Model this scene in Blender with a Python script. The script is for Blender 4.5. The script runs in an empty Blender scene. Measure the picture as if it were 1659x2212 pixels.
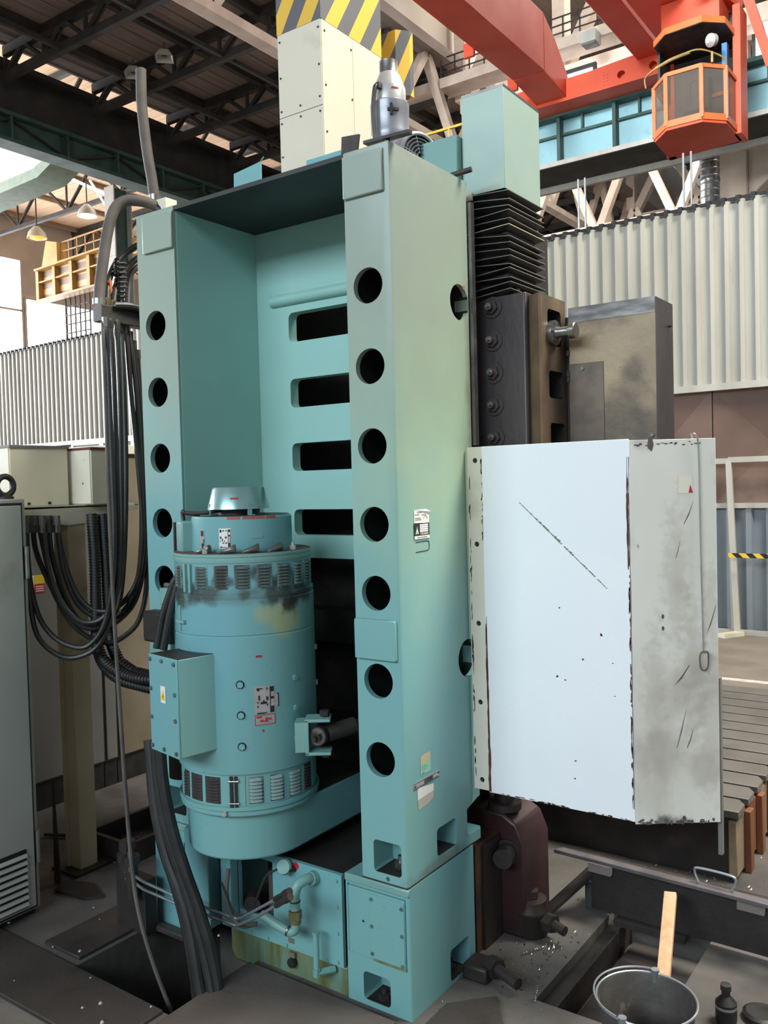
import bpy, bmesh, math, random
from mathutils import Vector, Matrix
random.seed(7)
S = bpy.context.scene
COL = S.collection
PI = math.pi
R_ = math.radians

# ------------------------------------------------------------------ camera, world, light, exposure
cd = bpy.data.cameras.new('camera'); cam = bpy.data.objects.new('camera', cd); COL.objects.link(cam)
rt = Vector((0.81711026, 0.57587906, -0.02634621)); up = Vector((0.00290952, 0.04158149, 0.99913088))
fw = Vector((-0.57647407, 0.81647675, -0.03230113))
m = Matrix((rt, up, -fw)).transposed().to_4x4(); m.translation = Vector((1.43056, -2.09649, 1.6))
cam.matrix_world = m
cd.sensor_fit = 'HORIZONTAL'; cd.sensor_width = 36.0; cd.lens = 1881.77*36/1659
cd.clip_end = 200
S.camera = cam
S.view_settings.view_transform = 'Standard'; S.view_settings.look = 'None'
S.view_settings.gamma = 1; S.view_settings.use_curve_mapping = False
S.view_settings.exposure = 0.0

W = bpy.data.worlds.new('sky'); S.world = W; W.use_nodes = True
bgn = W.node_tree.nodes['Background']; bgn.inputs[0].default_value = (0.80, 0.90, 1.0, 1); bgn.inputs[1].default_value = 0.35

def area(name, loc, target, sx, sy, power, col):
    l = bpy.data.lights.new(name, 'AREA'); l.shape = 'RECTANGLE'; l.size = sx; l.size_y = sy
    l.energy = power; l.color = col
    o = bpy.data.objects.new(name, l); COL.objects.link(o); o.location = loc
    o.rotation_euler = (Vector(target)-Vector(loc)).to_track_quat('-Z', 'Y').to_euler()
    return o
# daylight through the hall's tall side glazing (behind the photographer), the far right gable and the left bay
area('daylight_front_glazing', (-0.5, -13.0, 7.4), (-0.6, 0, 1.2), 12, 3.4, 1850, (0.77, 0.91, 1.0))
area('added_runway_light', (-1.0, -13.0, 13.0), (-3, 16, 9), 16, 2.5, 950, (0.86, 0.95, 1.0)).data.spread = R_(30)  # added lamp, spread narrowed to brighten only the runway and crane
area('daylight_skylight_right', (4.2, 3.0, 9.8), (0, 0.3, 1.4), 3.4, 3.4, 2000, (1.0, 0.97, 0.86))
area('daylight_left_bay', (-44.0, 0.0, 8.0), (-8, 5, 5), 34, 13, 16000, (0.97, 0.98, 1.0))
area('daylight_roof_light', (-2.0, 21.0, 15.8), (-2.0, 19.5, 0), 16, 4, 2400, (1.0, 0.94, 0.86))

# ------------------------------------------------------------------ materials
def lin(h):
    h = h.lstrip('#'); r = [int(h[i:i+2], 16)/255 for i in (0, 2, 4)]
    return tuple(v/12.92 if v <= .04045 else ((v+.055)/1.055)**2.4 for v in r) + (1,)
def mat(name, c1, c2=None, rough=.5, metal=0.0, scale=4.0, bump=0.0, bscale=60.0, stain=None, stain_amt=.5, stain_scale=5.0,
        speck=None, speck_scale=90.0, speck_amt=.72, stretch=(1, 1, 1), spec=.5, rvar=.12):
    M = bpy.data.materials.new(name); M.use_nodes = True
    N = M.node_tree.nodes; L = M.node_tree.links; B = N['Principled BSDF']
    B.inputs['Metallic'].default_value = metal; B.inputs['Specular IOR Level'].default_value = spec
    tc = N.new('ShaderNodeTexCoord'); mp = N.new('ShaderNodeMapping'); L.new(tc.outputs['Object'], mp.inputs[0])
    mp.inputs['Scale'].default_value = stretch
    n1 = N.new('ShaderNodeTexNoise'); n1.inputs['Scale'].default_value = scale; n1.inputs['Detail'].default_value = 5
    L.new(mp.outputs[0], n1.inputs[0])
    mx = N.new('ShaderNodeMix'); mx.data_type = 'RGBA'
    mx.inputs[6].default_value = lin(c1); mx.inputs[7].default_value = lin(c2 or c1)
    rp = N.new('ShaderNodeValToRGB'); rp.color_ramp.elements[0].position = .38; rp.color_ramp.elements[1].position = .64
    L.new(n1.outputs[0], rp.inputs[0]); L.new(rp.outputs[0], mx.inputs[0])
    out = mx.outputs[2]
    def layer(out, col, sc, amt, width, det):
        n = N.new('ShaderNodeTexNoise'); n.inputs['Scale'].default_value = sc; n.inputs['Detail'].default_value = det
        L.new(mp.outputs[0], n.inputs[0])
        r = N.new('ShaderNodeValToRGB'); r.color_ramp.elements[0].position = 1-amt; r.color_ramp.elements[1].position = min(1, 1-amt+width)
        L.new(n.outputs[0], r.inputs[0])
        x = N.new('ShaderNodeMix'); x.data_type = 'RGBA'; L.new(r.outputs[0], x.inputs[0]); L.new(out, x.inputs[6])
        x.inputs[7].default_value = lin(col)
        return x.outputs[2]
    if stain: out = layer(out, stain, stain_scale, stain_amt, .22, 6)
    if speck: out = layer(out, speck, speck_scale, 1-speck_amt, .04, 2)
    L.new(out, B.inputs['Base Color'])
    mr = N.new('ShaderNodeMapRange'); mr.inputs['To Min'].default_value = max(0, rough-rvar); mr.inputs['To Max'].default_value = min(1, rough+rvar)
    L.new(n1.outputs[0], mr.inputs[0]); L.new(mr.outputs[0], B.inputs['Roughness'])
    if bump:
        nb = N.new('ShaderNodeTexNoise'); nb.inputs['Scale'].default_value = bscale; nb.inputs['Detail'].default_value = 4
        L.new(mp.outputs[0], nb.inputs[0])
        b = N.new('ShaderNodeBump'); b.inputs['Strength'].default_value = bump; b.inputs['Distance'].default_value = .01
        L.new(nb.outputs[0], b.inputs['Height']); L.new(b.outputs[0], B.inputs['Normal'])
    return M
def emit(name, col, s):
    M = bpy.data.materials.new(name); M.use_nodes = True
    B = M.node_tree.nodes['Principled BSDF']; B.inputs['Base Color'].default_value = lin(col)
    B.inputs['Emission Color'].default_value = lin(col); B.inputs['Emission Strength'].default_value = s
    return M
def stripes(name, ca, cb, pitch, kz=1.0, axes=(1, 1)):
    M = mat(name, ca, ca, .5); N = M.node_tree.nodes; L = M.node_tree.links; B = N['Principled BSDF']
    tc = N.new('ShaderNodeTexCoord'); sp = N.new('ShaderNodeSeparateXYZ'); L.new(tc.outputs['Object'], sp.inputs[0])
    def ma(op, a, b):
        n = N.new('ShaderNodeMath'); n.operation = op
        for i, v in enumerate((a, b)):
            if isinstance(v, (int, float)): n.inputs[i].default_value = v
            else: L.new(v, n.inputs[i])
        return n.outputs[0]
    s = ma('ADD', ma('MULTIPLY', sp.outputs[0], axes[0]), ma('MULTIPLY', sp.outputs[1], axes[1]))
    s = ma('SUBTRACT', s, ma('MULTIPLY', sp.outputs[2], kz))
    f = ma('FRACT', ma('ADD', ma('DIVIDE', s, pitch), 40.0), 0.0)
    g = ma('GREATER_THAN', f, .5)
    x = N.new('ShaderNodeMix'); x.data_type = 'RGBA'; L.new(g, x.inputs[0])
    x.inputs[6].default_value = lin(ca); x.inputs[7].default_value = lin(cb)
    L.new(x.outputs[2], B.inputs['Base Color'])
    return M

TEAL = mat('teal_paint', '#74a7ab', '#7aa9a4', .36, scale=1.1, stain='#87a596', stain_amt=.40, stain_scale=1.7, bump=.05, bscale=25, speck='#4a6a66', speck_scale=70, speck_amt=.77)
TEALB = mat('teal_paint_clean', '#6ea3aa', '#74a5a2', .36, scale=2, bump=.03, bscale=30, speck='#3d5757', speck_scale=80, speck_amt=.76)
TEALR = mat('teal_paint_recess_lit', '#97c3bc', '#90bab1', .4, scale=1.5, stain='#7f9c90', stain_amt=.36, stain_scale=2, bump=.03, bscale=30)  # same teal as the column, lightened to put recess light into the colour
TEALG = mat('teal_paint_grimy', '#7ba59f', '#719a94', .45, scale=2, stain='#667c74', stain_amt=.40, stain_scale=3, bump=.05)
SOOTSH = mat('teal_paint_soot_and_shade', '#76a9a8', '#5d807e', .5, scale=7, stain='#37302e', stain_amt=.52, stain_scale=7)  # soot, plus darkness painted in behind the louvre slats
OIL = mat('teal_paint_oil_stained', '#67897c', '#6f7446', .4, scale=5, stretch=(3, 3, .5), stain='#5c5a2c', stain_amt=.52, stain_scale=6)
DEEP = mat('dark_inner_face', '#28302e', '#1d2322', .6, scale=3, stain='#171716', stain_amt=.5)  # dark tone for pillar insides, recess top plate, sump tray and casting mark
BLACK = mat('black_rubber_and_shade', '#1b1a1a', '#262524', .5, scale=20)
HOSE = mat('hose_rubber', '#242322', '#343130', .42, scale=9, bump=.1, bscale=120)
HOSEB = mat('dusty_hose_rubber', '#4a433f', '#5d544d', .7, scale=9)
DARK = mat('dark_steel', '#3a3432', '#2a2625', .5, metal=.3, scale=6, bump=.15, bscale=40, stain='#4d443e', stain_amt=.45)
GREASY = mat('greasy_cast_iron', '#4a4244', '#3a3233', .45, metal=.35, scale=4, stretch=(1, 1, .4), stain='#6a5848', stain_amt=.42, stain_scale=3, bump=.1)
STEEL = mat('worn_steel', '#8a8884', '#6a6764', .35, metal=.85, scale=12, bump=.05)
BRIGHT = mat('bright_steel', '#b9b6b0', '#97948e', .28, metal=.9, scale=20)
BOLT = mat('painted_bolt', '#67807e', '#55615f', .45, metal=.3, scale=40)
GALV = mat('galvanised_steel', '#a9adb2', '#92969b', .35, metal=.7, scale=8)
CREAM = mat('cream_paint', '#e2dccb', '#d6cfbc', .45, scale=2, stain='#8f8a7a', stain_amt=.36, stain_scale=4, speck='#6a4a3a', speck_scale=30, speck_amt=.76)
WHITE = mat('white_sheet_metal', '#f0f1f3', '#eaecef', .3, scale=2, speck='#7a6a64', speck_scale=14, speck_amt=.76)
OFFW = mat('dirty_white_paint', '#dedbd2', '#cdc9be', .42, scale=2.5, stretch=(1, 1, .45), stain='#a39c90', stain_amt=.42, stain_scale=6, speck='#4a403a', speck_scale=24, speck_amt=.73)
RUST = mat('rust_and_primer', '#6b3a30', '#4a2c26', .8, scale=20)
BEIGE = mat('beige_paint', '#d2cbb4', '#c6bea6', .5, scale=3, stain='#998b74', stain_amt=.34, stain_scale=4)
BEIGEW = mat('beige_chipped_paint', '#b8ac8e', '#a89a7c', .55, scale=3, stain='#5a4c3c', stain_amt=.38, stain_scale=9)
GREY = mat('grey_cabinet_paint', '#aaa9a1', '#9e9d95', .45, scale=2, stain='#8c8a82', stain_amt=.4)
GREYD = mat('grey_panel_paint', '#74736f', '#6a6965', .5, scale=2, stain='#5c5850', stain_amt=.4)
CONC = mat('dirty_concrete', '#605b57', '#4b4744', .75, scale=3, bump=.3, bscale=30, stain='#2e2b29', stain_amt=.46, stain_scale=2.2, speck='#8c8782', speck_scale=120, speck_amt=.73)
CONCL = mat('dusty_concrete', '#83796f', '#756b61', .8, scale=2, bump=.2, bscale=25, stain='#5b534b', stain_amt=.4, stain_scale=1.2)
PLATE = mat('oily_steel_floor_plate', '#4b4441', '#3a3533', .5, metal=.25, scale=3, bump=.25, bscale=35, stain='#2a2725', stain_amt=.45)
PIT = mat('pit_concrete', '#2b2826', '#1f1d1c', .8, scale=4, bump=.3)
ORANGE = mat('crane_orange_paint', '#d2583a', '#c95038', .5, scale=1.2, stain='#b85240', stain_amt=.36, stain_scale=2, spec=.25)
ORANGEB = mat('crane_cab_orange', '#d5703e', '#cc6638', .35, scale=3)
RWAY = mat('runway_teal_paint', '#9ac8d0', '#8fbcc4', .4, scale=1, stain='#7ba3a8', stain_amt=.36)
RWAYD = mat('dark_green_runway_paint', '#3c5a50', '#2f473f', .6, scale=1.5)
ROOFD = mat('roof_deck_board', '#8d8078', '#7a6e66', .9, scale=1.2, stretch=(8, .4, 1))
ROOFT = mat('roof_deck_tan', '#d8b896', '#c4a484', .9, scale=1, stretch=(.5, 6, 1))
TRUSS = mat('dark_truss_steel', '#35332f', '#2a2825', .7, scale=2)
TRUSSW = mat('pale_truss_concrete', '#cdbcab', '#bba998', .8, scale=2)
CORR = mat('galvanised_cladding', '#b4b1a6', '#a5a298', .45, metal=.1, scale=1.2, stretch=(4, 1, .5), stain='#9a9688', stain_amt=.36)
CORRL = mat('grey_cladding', '#7f878d', '#757d83', .5, metal=.1, scale=2)
BROWN = mat('brown_primer_plate', '#6e564b', '#5c483f', .7, scale=1.5, stain='#8d7a6e', stain_amt=.4, stain_scale=1.6)
WOOD = mat('pine_wood', '#d9ad86', '#c99b74', .6, scale=3, stretch=(12, 12, 1.0), speck='#7a5236', speck_scale=5, speck_amt=.72)
WOODR = mat('red_stained_timber', '#8a5434', '#6d4128', .7, scale=4, stretch=(6, 6, .6))
PAPER = mat('white_paper', '#e8e6de', '#e2e0d8', .5)
INK = mat('black_ink', '#1d1e22', '#1d1e22', .5)
INKG = mat('grey_ink', '#7d7c7c', '#7d7c7c', .6)
REDL = mat('red_label', '#b32430', '#b32430', .45)
YELLOW = mat('yellow_paint', '#c9a03a', '#b89038', .45, scale=5)
MINT = mat('mint_label', '#8fcfab', '#8fcfab', .5)
TAN = mat('tan_label', '#c4b896', '#c4b896', .55)
SILVER = mat('silver_plate', '#b9b6b4', '#a9a6a4', .35, metal=.4, scale=20)
MOTG = mat('grey_motor_paint', '#8f8f96', '#7f7f86', .35, metal=.4, scale=6, stain='#5a5856', stain_amt=.4)
WALLP = mat('pale_hall_wall', '#c9c0b4', '#bdb3a6', .8, scale=.7)
BLUE = mat('blue_control_panel', '#2f6a9c', '#2a5f8e', .4)
YBEAM = mat('spreader_yellow', '#a9813f', '#987438', .5, scale=2, stain='#8a6a3c', stain_amt=.4)
FLYEL = stripes('spreader_stripes', '#c2a276', '#7c6a5c', .42, .8, (0, 1))
HAZ = stripes('hazard_stripes', '#d8ac38', '#58575b', .160, .62, (1, 1))
TAPE = stripes('barrier_tape', '#e2b93e', '#16140f', .13, -1.0, (1, 0))
WPAINT = mat('white_floor_paint', '#d6d2c8', '#b8b2a6', .7, scale=14)
GLASSW = emit('window_daylight', '#f3f6ff', 9.0)
SODIUM = emit('sodium_lamp', '#ff7a20', 3.0)
WLAMP = emit('white_lamp', '#fff6e6', 40.0)
BRGLOW = emit('brace_glow', '#fff4f6', 9.0)
GLS = bpy.data.materials.new('cab_glass'); GLS.use_nodes = True
_b = GLS.node_tree.nodes['Principled BSDF']; _b.inputs['Base Color'].default_value = lin('#a79c90')
_b.inputs['Roughness'].default_value = .05; _b.inputs['Transmission Weight'].default_value = .82; _b.inputs['IOR'].default_value = 1.2
SWARF = mat('bright_swarf', '#d8d4cc', '#b0aaa0', .2, metal=1.0)

def blot(M, col, c, r, k=.5, ns=8.0, amt=1.0, sz=(1, 1, 1)):      # a stain with its own place on the thing
    N = M.node_tree.nodes; L = M.node_tree.links; B = N['Principled BSDF']; src = B.inputs['Base Color'].links[0].from_socket
    g = N.new('ShaderNodeNewGeometry'); s = N.new('ShaderNodeVectorMath'); s.operation = 'SUBTRACT'; L.new(g.outputs['Position'], s.inputs[0]); s.inputs[1].default_value = c
    q = N.new('ShaderNodeVectorMath'); q.operation = 'MULTIPLY'; L.new(s.outputs[0], q.inputs[0]); q.inputs[1].default_value = sz
    d = N.new('ShaderNodeVectorMath'); d.operation = 'LENGTH'; L.new(q.outputs[0], d.inputs[0])
    n = N.new('ShaderNodeTexNoise'); n.inputs['Scale'].default_value = ns; n.inputs['Detail'].default_value = 5; L.new(g.outputs['Position'], n.inputs[0])
    a = N.new('ShaderNodeMath'); a.operation = 'MULTIPLY_ADD'; L.new(n.outputs[0], a.inputs[0]); a.inputs[1].default_value = -2*k*r; L.new(d.outputs['Value'], a.inputs[2])
    f = N.new('ShaderNodeMapRange'); f.interpolation_type = 'SMOOTHSTEP'; L.new(a.outputs[0], f.inputs['Value'])
    f.inputs['From Min'].default_value = r*(1-k); f.inputs['From Max'].default_value = r*(.25-k); f.inputs['To Max'].default_value = amt
    x = N.new('ShaderNodeMix'); x.data_type = 'RGBA'; L.new(f.outputs[0], x.inputs[0]); L.new(src, x.inputs[6]); x.inputs[7].default_value = lin(col)
    L.new(x.outputs[2], B.inputs['Base Color']); return M
blot(TEAL, '#9fb08e', (0, .35, 2.0), .8, .3, 5, .75, (1, 1.0, .75)); blot(TEAL, '#8d978c', (-.08, 0, 2.5), 1.0, .3, 6, .85); blot(TEAL, '#8f9a8a', (-1.03, 0, 2.4), 1.0, .3, 6, .85)
blot(TEAL, '#9aa39a', (0, .1, 2.60), .12, .45, 20, .8, (1, .5, 1)); blot(TEAL, '#6b5d4c', (0, .46, 1.9), .06, .5, 14, .6, (1, 1, .12)); blot(TEAL, '#5c5a50', (-.02, .2, .40), .05, .5, 20, .6, (.2, .2, 1))
for c, r in (((.63, .445, .578), .05), ((.67, .475, .575), .04)): blot(OFFW, '#4d4641', c, r, .8, 30, .85, (1, 1, 1.3))
for c, r in (((.70, .50, 1.05), .05), ((.735, .525, .85), .05), ((.60, .43, .95), .05), ((.655, .47, 1.3), .05), ((.74, .53, 1.2), .035)): blot(OFFW, '#a89d93', c, r, .8, 40, .4, (1, 1, .18))
for c, r in (((.58, .41, 1.70), .035), ((.66, .47, .95), .12), ((.74, .53, 1.0), .12), ((.62, .44, .80), .12), ((.72, .52, .75), .1)): blot(OFFW, '#a39a90', c, r, .6, 18, .5)
# ------------------------------------------------------------------ mesh helpers (world coordinates)
class MB:
    def __init__(s): s.b = bmesh.new()
    def poly(s, vs): 
        v = [s.b.verts.new(p) for p in vs]; s.b.faces.new(v); return s
    def box(s, x0, x1, y0, y1, z0, z1):
        v = [s.b.verts.new(p) for p in ((x0,y0,z0),(x1,y0,z0),(x1,y1,z0),(x0,y1,z0),(x0,y0,z1),(x1,y0,z1),(x1,y1,z1),(x0,y1,z1))]
        for f in ((3,2,1,0),(4,5,6,7),(0,1,5,4),(1,2,6,5),(2,3,7,6),(3,0,4,7)): s.b.faces.new([v[i] for i in f])
        return s
    def obox(s, c, ex, ey, ez):                      # oriented box: centre + three half vectors
        c, ex, ey, ez = map(Vector, (c, ex, ey, ez))
        v = [s.b.verts.new(c+i*ex+j*ey+k*ez) for k in (-1, 1) for j in (-1, 1) for i in (-1, 1)]
        for f in ((0,2,3,1),(4,5,7,6),(0,1,5,4),(1,3,7,5),(3,2,6,7),(2,0,4,6)): s.b.faces.new([v[i] for i in f])
        return s
    def bar(s, p, q, w, h, upv=(0, 0, 1)):
        p, q, u = Vector(p), Vector(q), Vector(upv); d = (q-p).normalized()
        sd = d.cross(u); sd = sd.normalized() if sd.length > 1e-6 else Vector((1, 0, 0)); u2 = sd.cross(d).normalized()
        return s.obox((p+q)/2, (q-p)/2, sd*w/2, u2*h/2)
    def prism(s, pts, fn, a, b):                     # polygon (u,v) swept from a to b; fn(u,v,w)->xyz
        A = [s.b.verts.new(fn(u, v, a)) for u, v in pts]; B = [s.b.verts.new(fn(u, v, b)) for u, v in pts]; n = len(pts)
        s.b.faces.new(A[::-1]); s.b.faces.new(B)
        for i in range(n): s.b.faces.new((A[i], A[(i+1) % n], B[(i+1) % n], B[i]))
        return s
    def cyl(s, p, q, r0, r1=None, n=20, cap=True):
        r1 = r0 if r1 is None else r1; p, q = Vector(p), Vector(q); d = (q-p).normalized()
        a = d.orthogonal().normalized(); b = d.cross(a)
        A = [s.b.verts.new(p+(a*math.cos(t)+b*math.sin(t))*r0) for t in [2*PI*i/n for i in range(n)]]
        B = [s.b.verts.new(q+(a*math.cos(t)+b*math.sin(t))*r1) for t in [2*PI*i/n for i in range(n)]]
        for i in range(n): s.b.faces.new((A[i], A[(i+1) % n], B[(i+1) % n], B[i]))
        if cap: s.b.faces.new(A[::-1]); s.b.faces.new(B)
        return s
    def lathe(s, prof, c=(0, 0, 0), ax=(0, 0, 1), n=40):   # prof: (radius, height) along axis
        c, ax = Vector(c), Vector(ax).normalized(); a = ax.orthogonal().normalized() if abs(ax.z) < .99 else Vector((1, 0, 0)); b = ax.cross(a)
        rings = []
        for r, h in prof:
            rings.append([s.b.verts.new(c+ax*h+(a*math.cos(t)+b*math.sin(t))*r) for t in [2*PI*i/n for i in range(n)]] if r > 1e-6 else [s.b.verts.new(c+ax*h)])
        for P, Q in zip(rings, rings[1:]):
            for i in range(n):
                j = (i+1) % n
                if len(P) == 1: s.b.faces.new((P[0], Q[j], Q[i]))
                elif len(Q) == 1: s.b.faces.new((P[i], P[j], Q[0]))
                else: s.b.faces.new((P[i], P[j], Q[j], Q[i]))
        return s
    def tube(s, pts, r, n=8, sub=6, smooth=True, closed=False):
        P = [Vector(p) for p in pts]
        if smooth and len(P) > 2:
            Q = []
            E = ([P[-1]]+P+[P[0], P[1]]) if closed else ([2*P[0]-P[1]]+P+[2*P[-1]-P[-2]])
            for i in range(len(E)-3):
                p0, p1, p2, p3 = E[i:i+4]
                for k in range(sub):
                    t = k/sub
                    Q.append(.5*((2*p1)+(p2-p0)*t+(2*p0-5*p1+4*p2-p3)*t*t+(3*p1-p0-3*p2+p3)*t**3))
            if not closed: Q.append(P[-1])
            P = Q
        rings = []; a = None
        for i, p in enumerate(P):
            d = (P[min(i+1, len(P)-1)]-P[max(i-1, 0)]).normalized() if not closed else (P[(i+1) % len(P)]-P[i-1]).normalized()
            a = d.orthogonal().normalized() if a is None else (a-d*a.dot(d)).normalized()
            b = d.cross(a); rr = r(i/(len(P)-1)) if callable(r) else r
            rings.append([s.b.verts.new(p+(a*math.cos(t)+b*math.sin(t))*rr) for t in [2*PI*k/n for k in range(n)]])
        pairs = list(zip(rings, rings[1:])) + ([(rings[-1], rings[0])] if closed else [])
        for A, B in pairs:
            for i in range(n): s.b.faces.new((A[i], A[(i+1) % n], B[(i+1) % n], B[i]))
        if not closed: s.b.faces.new(rings[0][::-1]); s.b.faces.new(rings[-1])
        return s
    def patch(s, c, r0, r1, a0, a1, z0, z1, n=6):    # curved plate on a vertical cylinder about c, from r0 to r1
        A = []
        for i in range(n+1):
            t = R_(a0+(a1-a0)*i/n); x, y = math.cos(t), math.sin(t)
            A.append([s.b.verts.new((c[0]+x*r, c[1]+y*r, z)) for r, z in ((r0, z0), (r1, z0), (r1, z1), (r0, z1))])
        for P, Q in zip(A, A[1:]):
            for k in range(4): s.b.faces.new((P[k], Q[k], Q[(k+1) % 4], P[(k+1) % 4]))
        s.b.faces.new(A[0]); s.b.faces.new(A[-1][::-1])
        return s
    def mesh(s, name):
        bmesh.ops.recalc_face_normals(s.b, faces=s.b.faces[:])
        me = bpy.data.meshes.new(name); s.b.to_mesh(me); s.b.free(); return me
ORG = {}
def link(o, parent=None): 
    COL.objects.link(o); o.parent = parent; return o
def put(name, mb, m, parent=None, bevel=0.0, seg=2, flat=False, origin=None, me=None, inner=None):
    me = me or mb.mesh(name)
    if parent is not None: org = ORG[parent.name]
    elif origin is not None: org = Vector(origin)
    else:
        xs = [v.co for v in me.vertices]
        org = Vector((sum(v.x for v in xs)/len(xs), sum(v.y for v in xs)/len(xs), min(v.z for v in xs)))
    if inner:
        fl = [inner[1](p.center) for p in me.polygons]
    me.transform(Matrix.Translation(-org))
    me.materials.clear(); me.materials.append(m)
    if inner:
        me.materials.append(inner[0])
        for p, f in zip(me.polygons, fl): p.material_index = int(f)
    else:
        for p in me.polygons: p.material_index = 0
    if not flat: me.shade_smooth(); me.set_sharp_from_angle(angle=.55)
    o = bpy.data.objects.new(name, me); link(o, parent)
    if parent is None: o.location = org
    ORG[o.name] = org
    if bevel:
        b = o.modifiers.new('bevel', 'BEVEL'); b.width = bevel; b.segments = seg; b.limit_method = 'ANGLE'; b.angle_limit = .6; b.harden_normals = False
    return o
def tag(o, label, cat, group=None, kind=None):
    o['label'] = label; o['category'] = cat
    if group: o['group'] = group
    if kind: o['kind'] = kind
    return o
def thing(name, loc, label, cat, group=None):
    o = bpy.data.objects.new(name, None); o.location = loc; o.empty_display_size = .05; link(o); ORG[o.name] = Vector(loc)
    return tag(o, label, cat, group)
def struct(name, mb=None, m=None, loc=(0, 0, 0), **k):
    if mb is None:
        o = bpy.data.objects.new(name, None); o.location = loc; link(o); ORG[o.name] = Vector(loc)
    else: o = put(name, mb, m, **k)
    o['kind'] = 'structure'; return o
def copy_tree(o, parent=None):
    c = o.copy(); COL.objects.link(c)
    if parent is not None: c.parent = parent
    for ch in list(o.children): copy_tree(ch, c)
    return c
def cut(me, cutters):                                # boolean difference, applied
    o = bpy.data.objects.new('tmp', me); COL.objects.link(o); T = []
    for c in cutters:
        t = bpy.data.objects.new('tmpc', c); COL.objects.link(t); T.append(t)
        b = o.modifiers.new('b', 'BOOLEAN'); b.operation = 'DIFFERENCE'; b.object = t; b.solver = 'EXACT'
    dg = bpy.context.evaluated_depsgraph_get(); dg.update()
    r = bpy.data.meshes.new_from_object(o.evaluated_get(dg))
    for t in T+[o]: bpy.data.objects.remove(t)
    return r
def rrect(x0, x1, z0, z1, r, n=4):
    P = []
    for cx, cz, a in ((x1-r, z1-r, 0), (x0+r, z1-r, 90), (x0+r, z0+r, 180), (x1-r, z0+r, 270)):
        P += [(cx+r*math.cos(R_(a+90*i/n)), cz+r*math.sin(R_(a+90*i/n))) for i in range(n+1)]
    return P
XZ = lambda u, v, w: (u, w, v)      # polygon in the front plane swept along Y
YZ = lambda u, v, w: (w, u, v)      # polygon in the side plane swept along X
XY = lambda u, v, w: (u, v, w)
def text(name, body, size, loc, rot, m, parent, ext=.0004, sx=1.0):
    cu = bpy.data.curves.new(name, 'FONT'); cu.body = body; cu.size = size; cu.extrude = ext; cu.align_x = 'CENTER'; cu.align_y = 'CENTER'
    t = bpy.data.objects.new('tmp', cu); COL.objects.link(t)
    dg = bpy.context.evaluated_depsgraph_get(); dg.update()
    me = bpy.data.meshes.new_from_object(t.evaluated_get(dg)); bpy.data.objects.remove(t)
    me.transform(Matrix.Translation(loc) @ rot.to_4x4() @ Matrix.Diagonal((sx, 1, 1, 1)))
    return put(name, None, m, parent, me=me, flat=True)
ROT_SIDE = Matrix(((0, 0, 1), (1, 0, 0), (0, 1, 0)))      # reads along +Y on a face that looks along +X
ROT_FRONT = Matrix(((1, 0, 0), (0, 0, -1), (0, 1, 0)))    # reads along +X on a face that looks along -Y
def hexbolt(p, d, r=.008, h=.007, wash=0):
    mb = MB(); p, d = Vector(p), Vector(d).normalized()
    if wash: mb.cyl(p, p+d*.002, wash, n=14)
    mb.cyl(p, p+d*h, r, r*.92, n=6)
    return mb

# ================================================================== SETTING
# ---- floor: height field with a cable pit, the machine pit and a swarf trench
def height_field(xs, ys, h):
    mb = MB(); nx, ny = len(xs)-1, len(ys)-1
    for i in range(nx):
        for j in range(ny):
            z = h(i, j); x0, x1, y0, y1 = xs[i], xs[i+1], ys[j], ys[j+1]
            mb.poly([(x0, y0, z), (x1, y0, z), (x1, y1, z), (x0, y1, z)])
            if i+1 < nx and h(i+1, j) != z: w = h(i+1, j); mb.poly([(x1, y0, z), (x1, y0, w), (x1, y1, w), (x1, y1, z)])
            if j+1 < ny and h(i, j+1) != z: w = h(i, j+1); mb.poly([(x0, y1, z), (x0, y1, w), (x1, y1, w), (x1, y1, z)])
    return mb
hs = {(1, 1): -.45, (3, 3): -.11, (1, 2): -.45}
floor = struct('floor', height_field([-4.0, -1.12, -.62, .26, .62, 3.0], [-6, -.37, -.06, .30, .98, 2.2], lambda i, j: hs.get((i, j), 0.0)), CONC, flat=True, origin=(0, 0, 0))
far = MB()
for b in ((-48, -4, -14, 62), (-4, 3, -14, -6), (3, 14, -14, 62), (-4, 3, 2.2, 62)): far.poly([(b[0], b[2], 0), (b[1], b[2], 0), (b[1], b[3], 0), (b[0], b[3], 0)])
struct('floor', far, CONCL, flat=True, origin=(0, 0, 0))
struct('trim_1', MB().box(-2.6, 2.0, 4.93, 5.01, 0, .004), WPAINT, flat=True)

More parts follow.
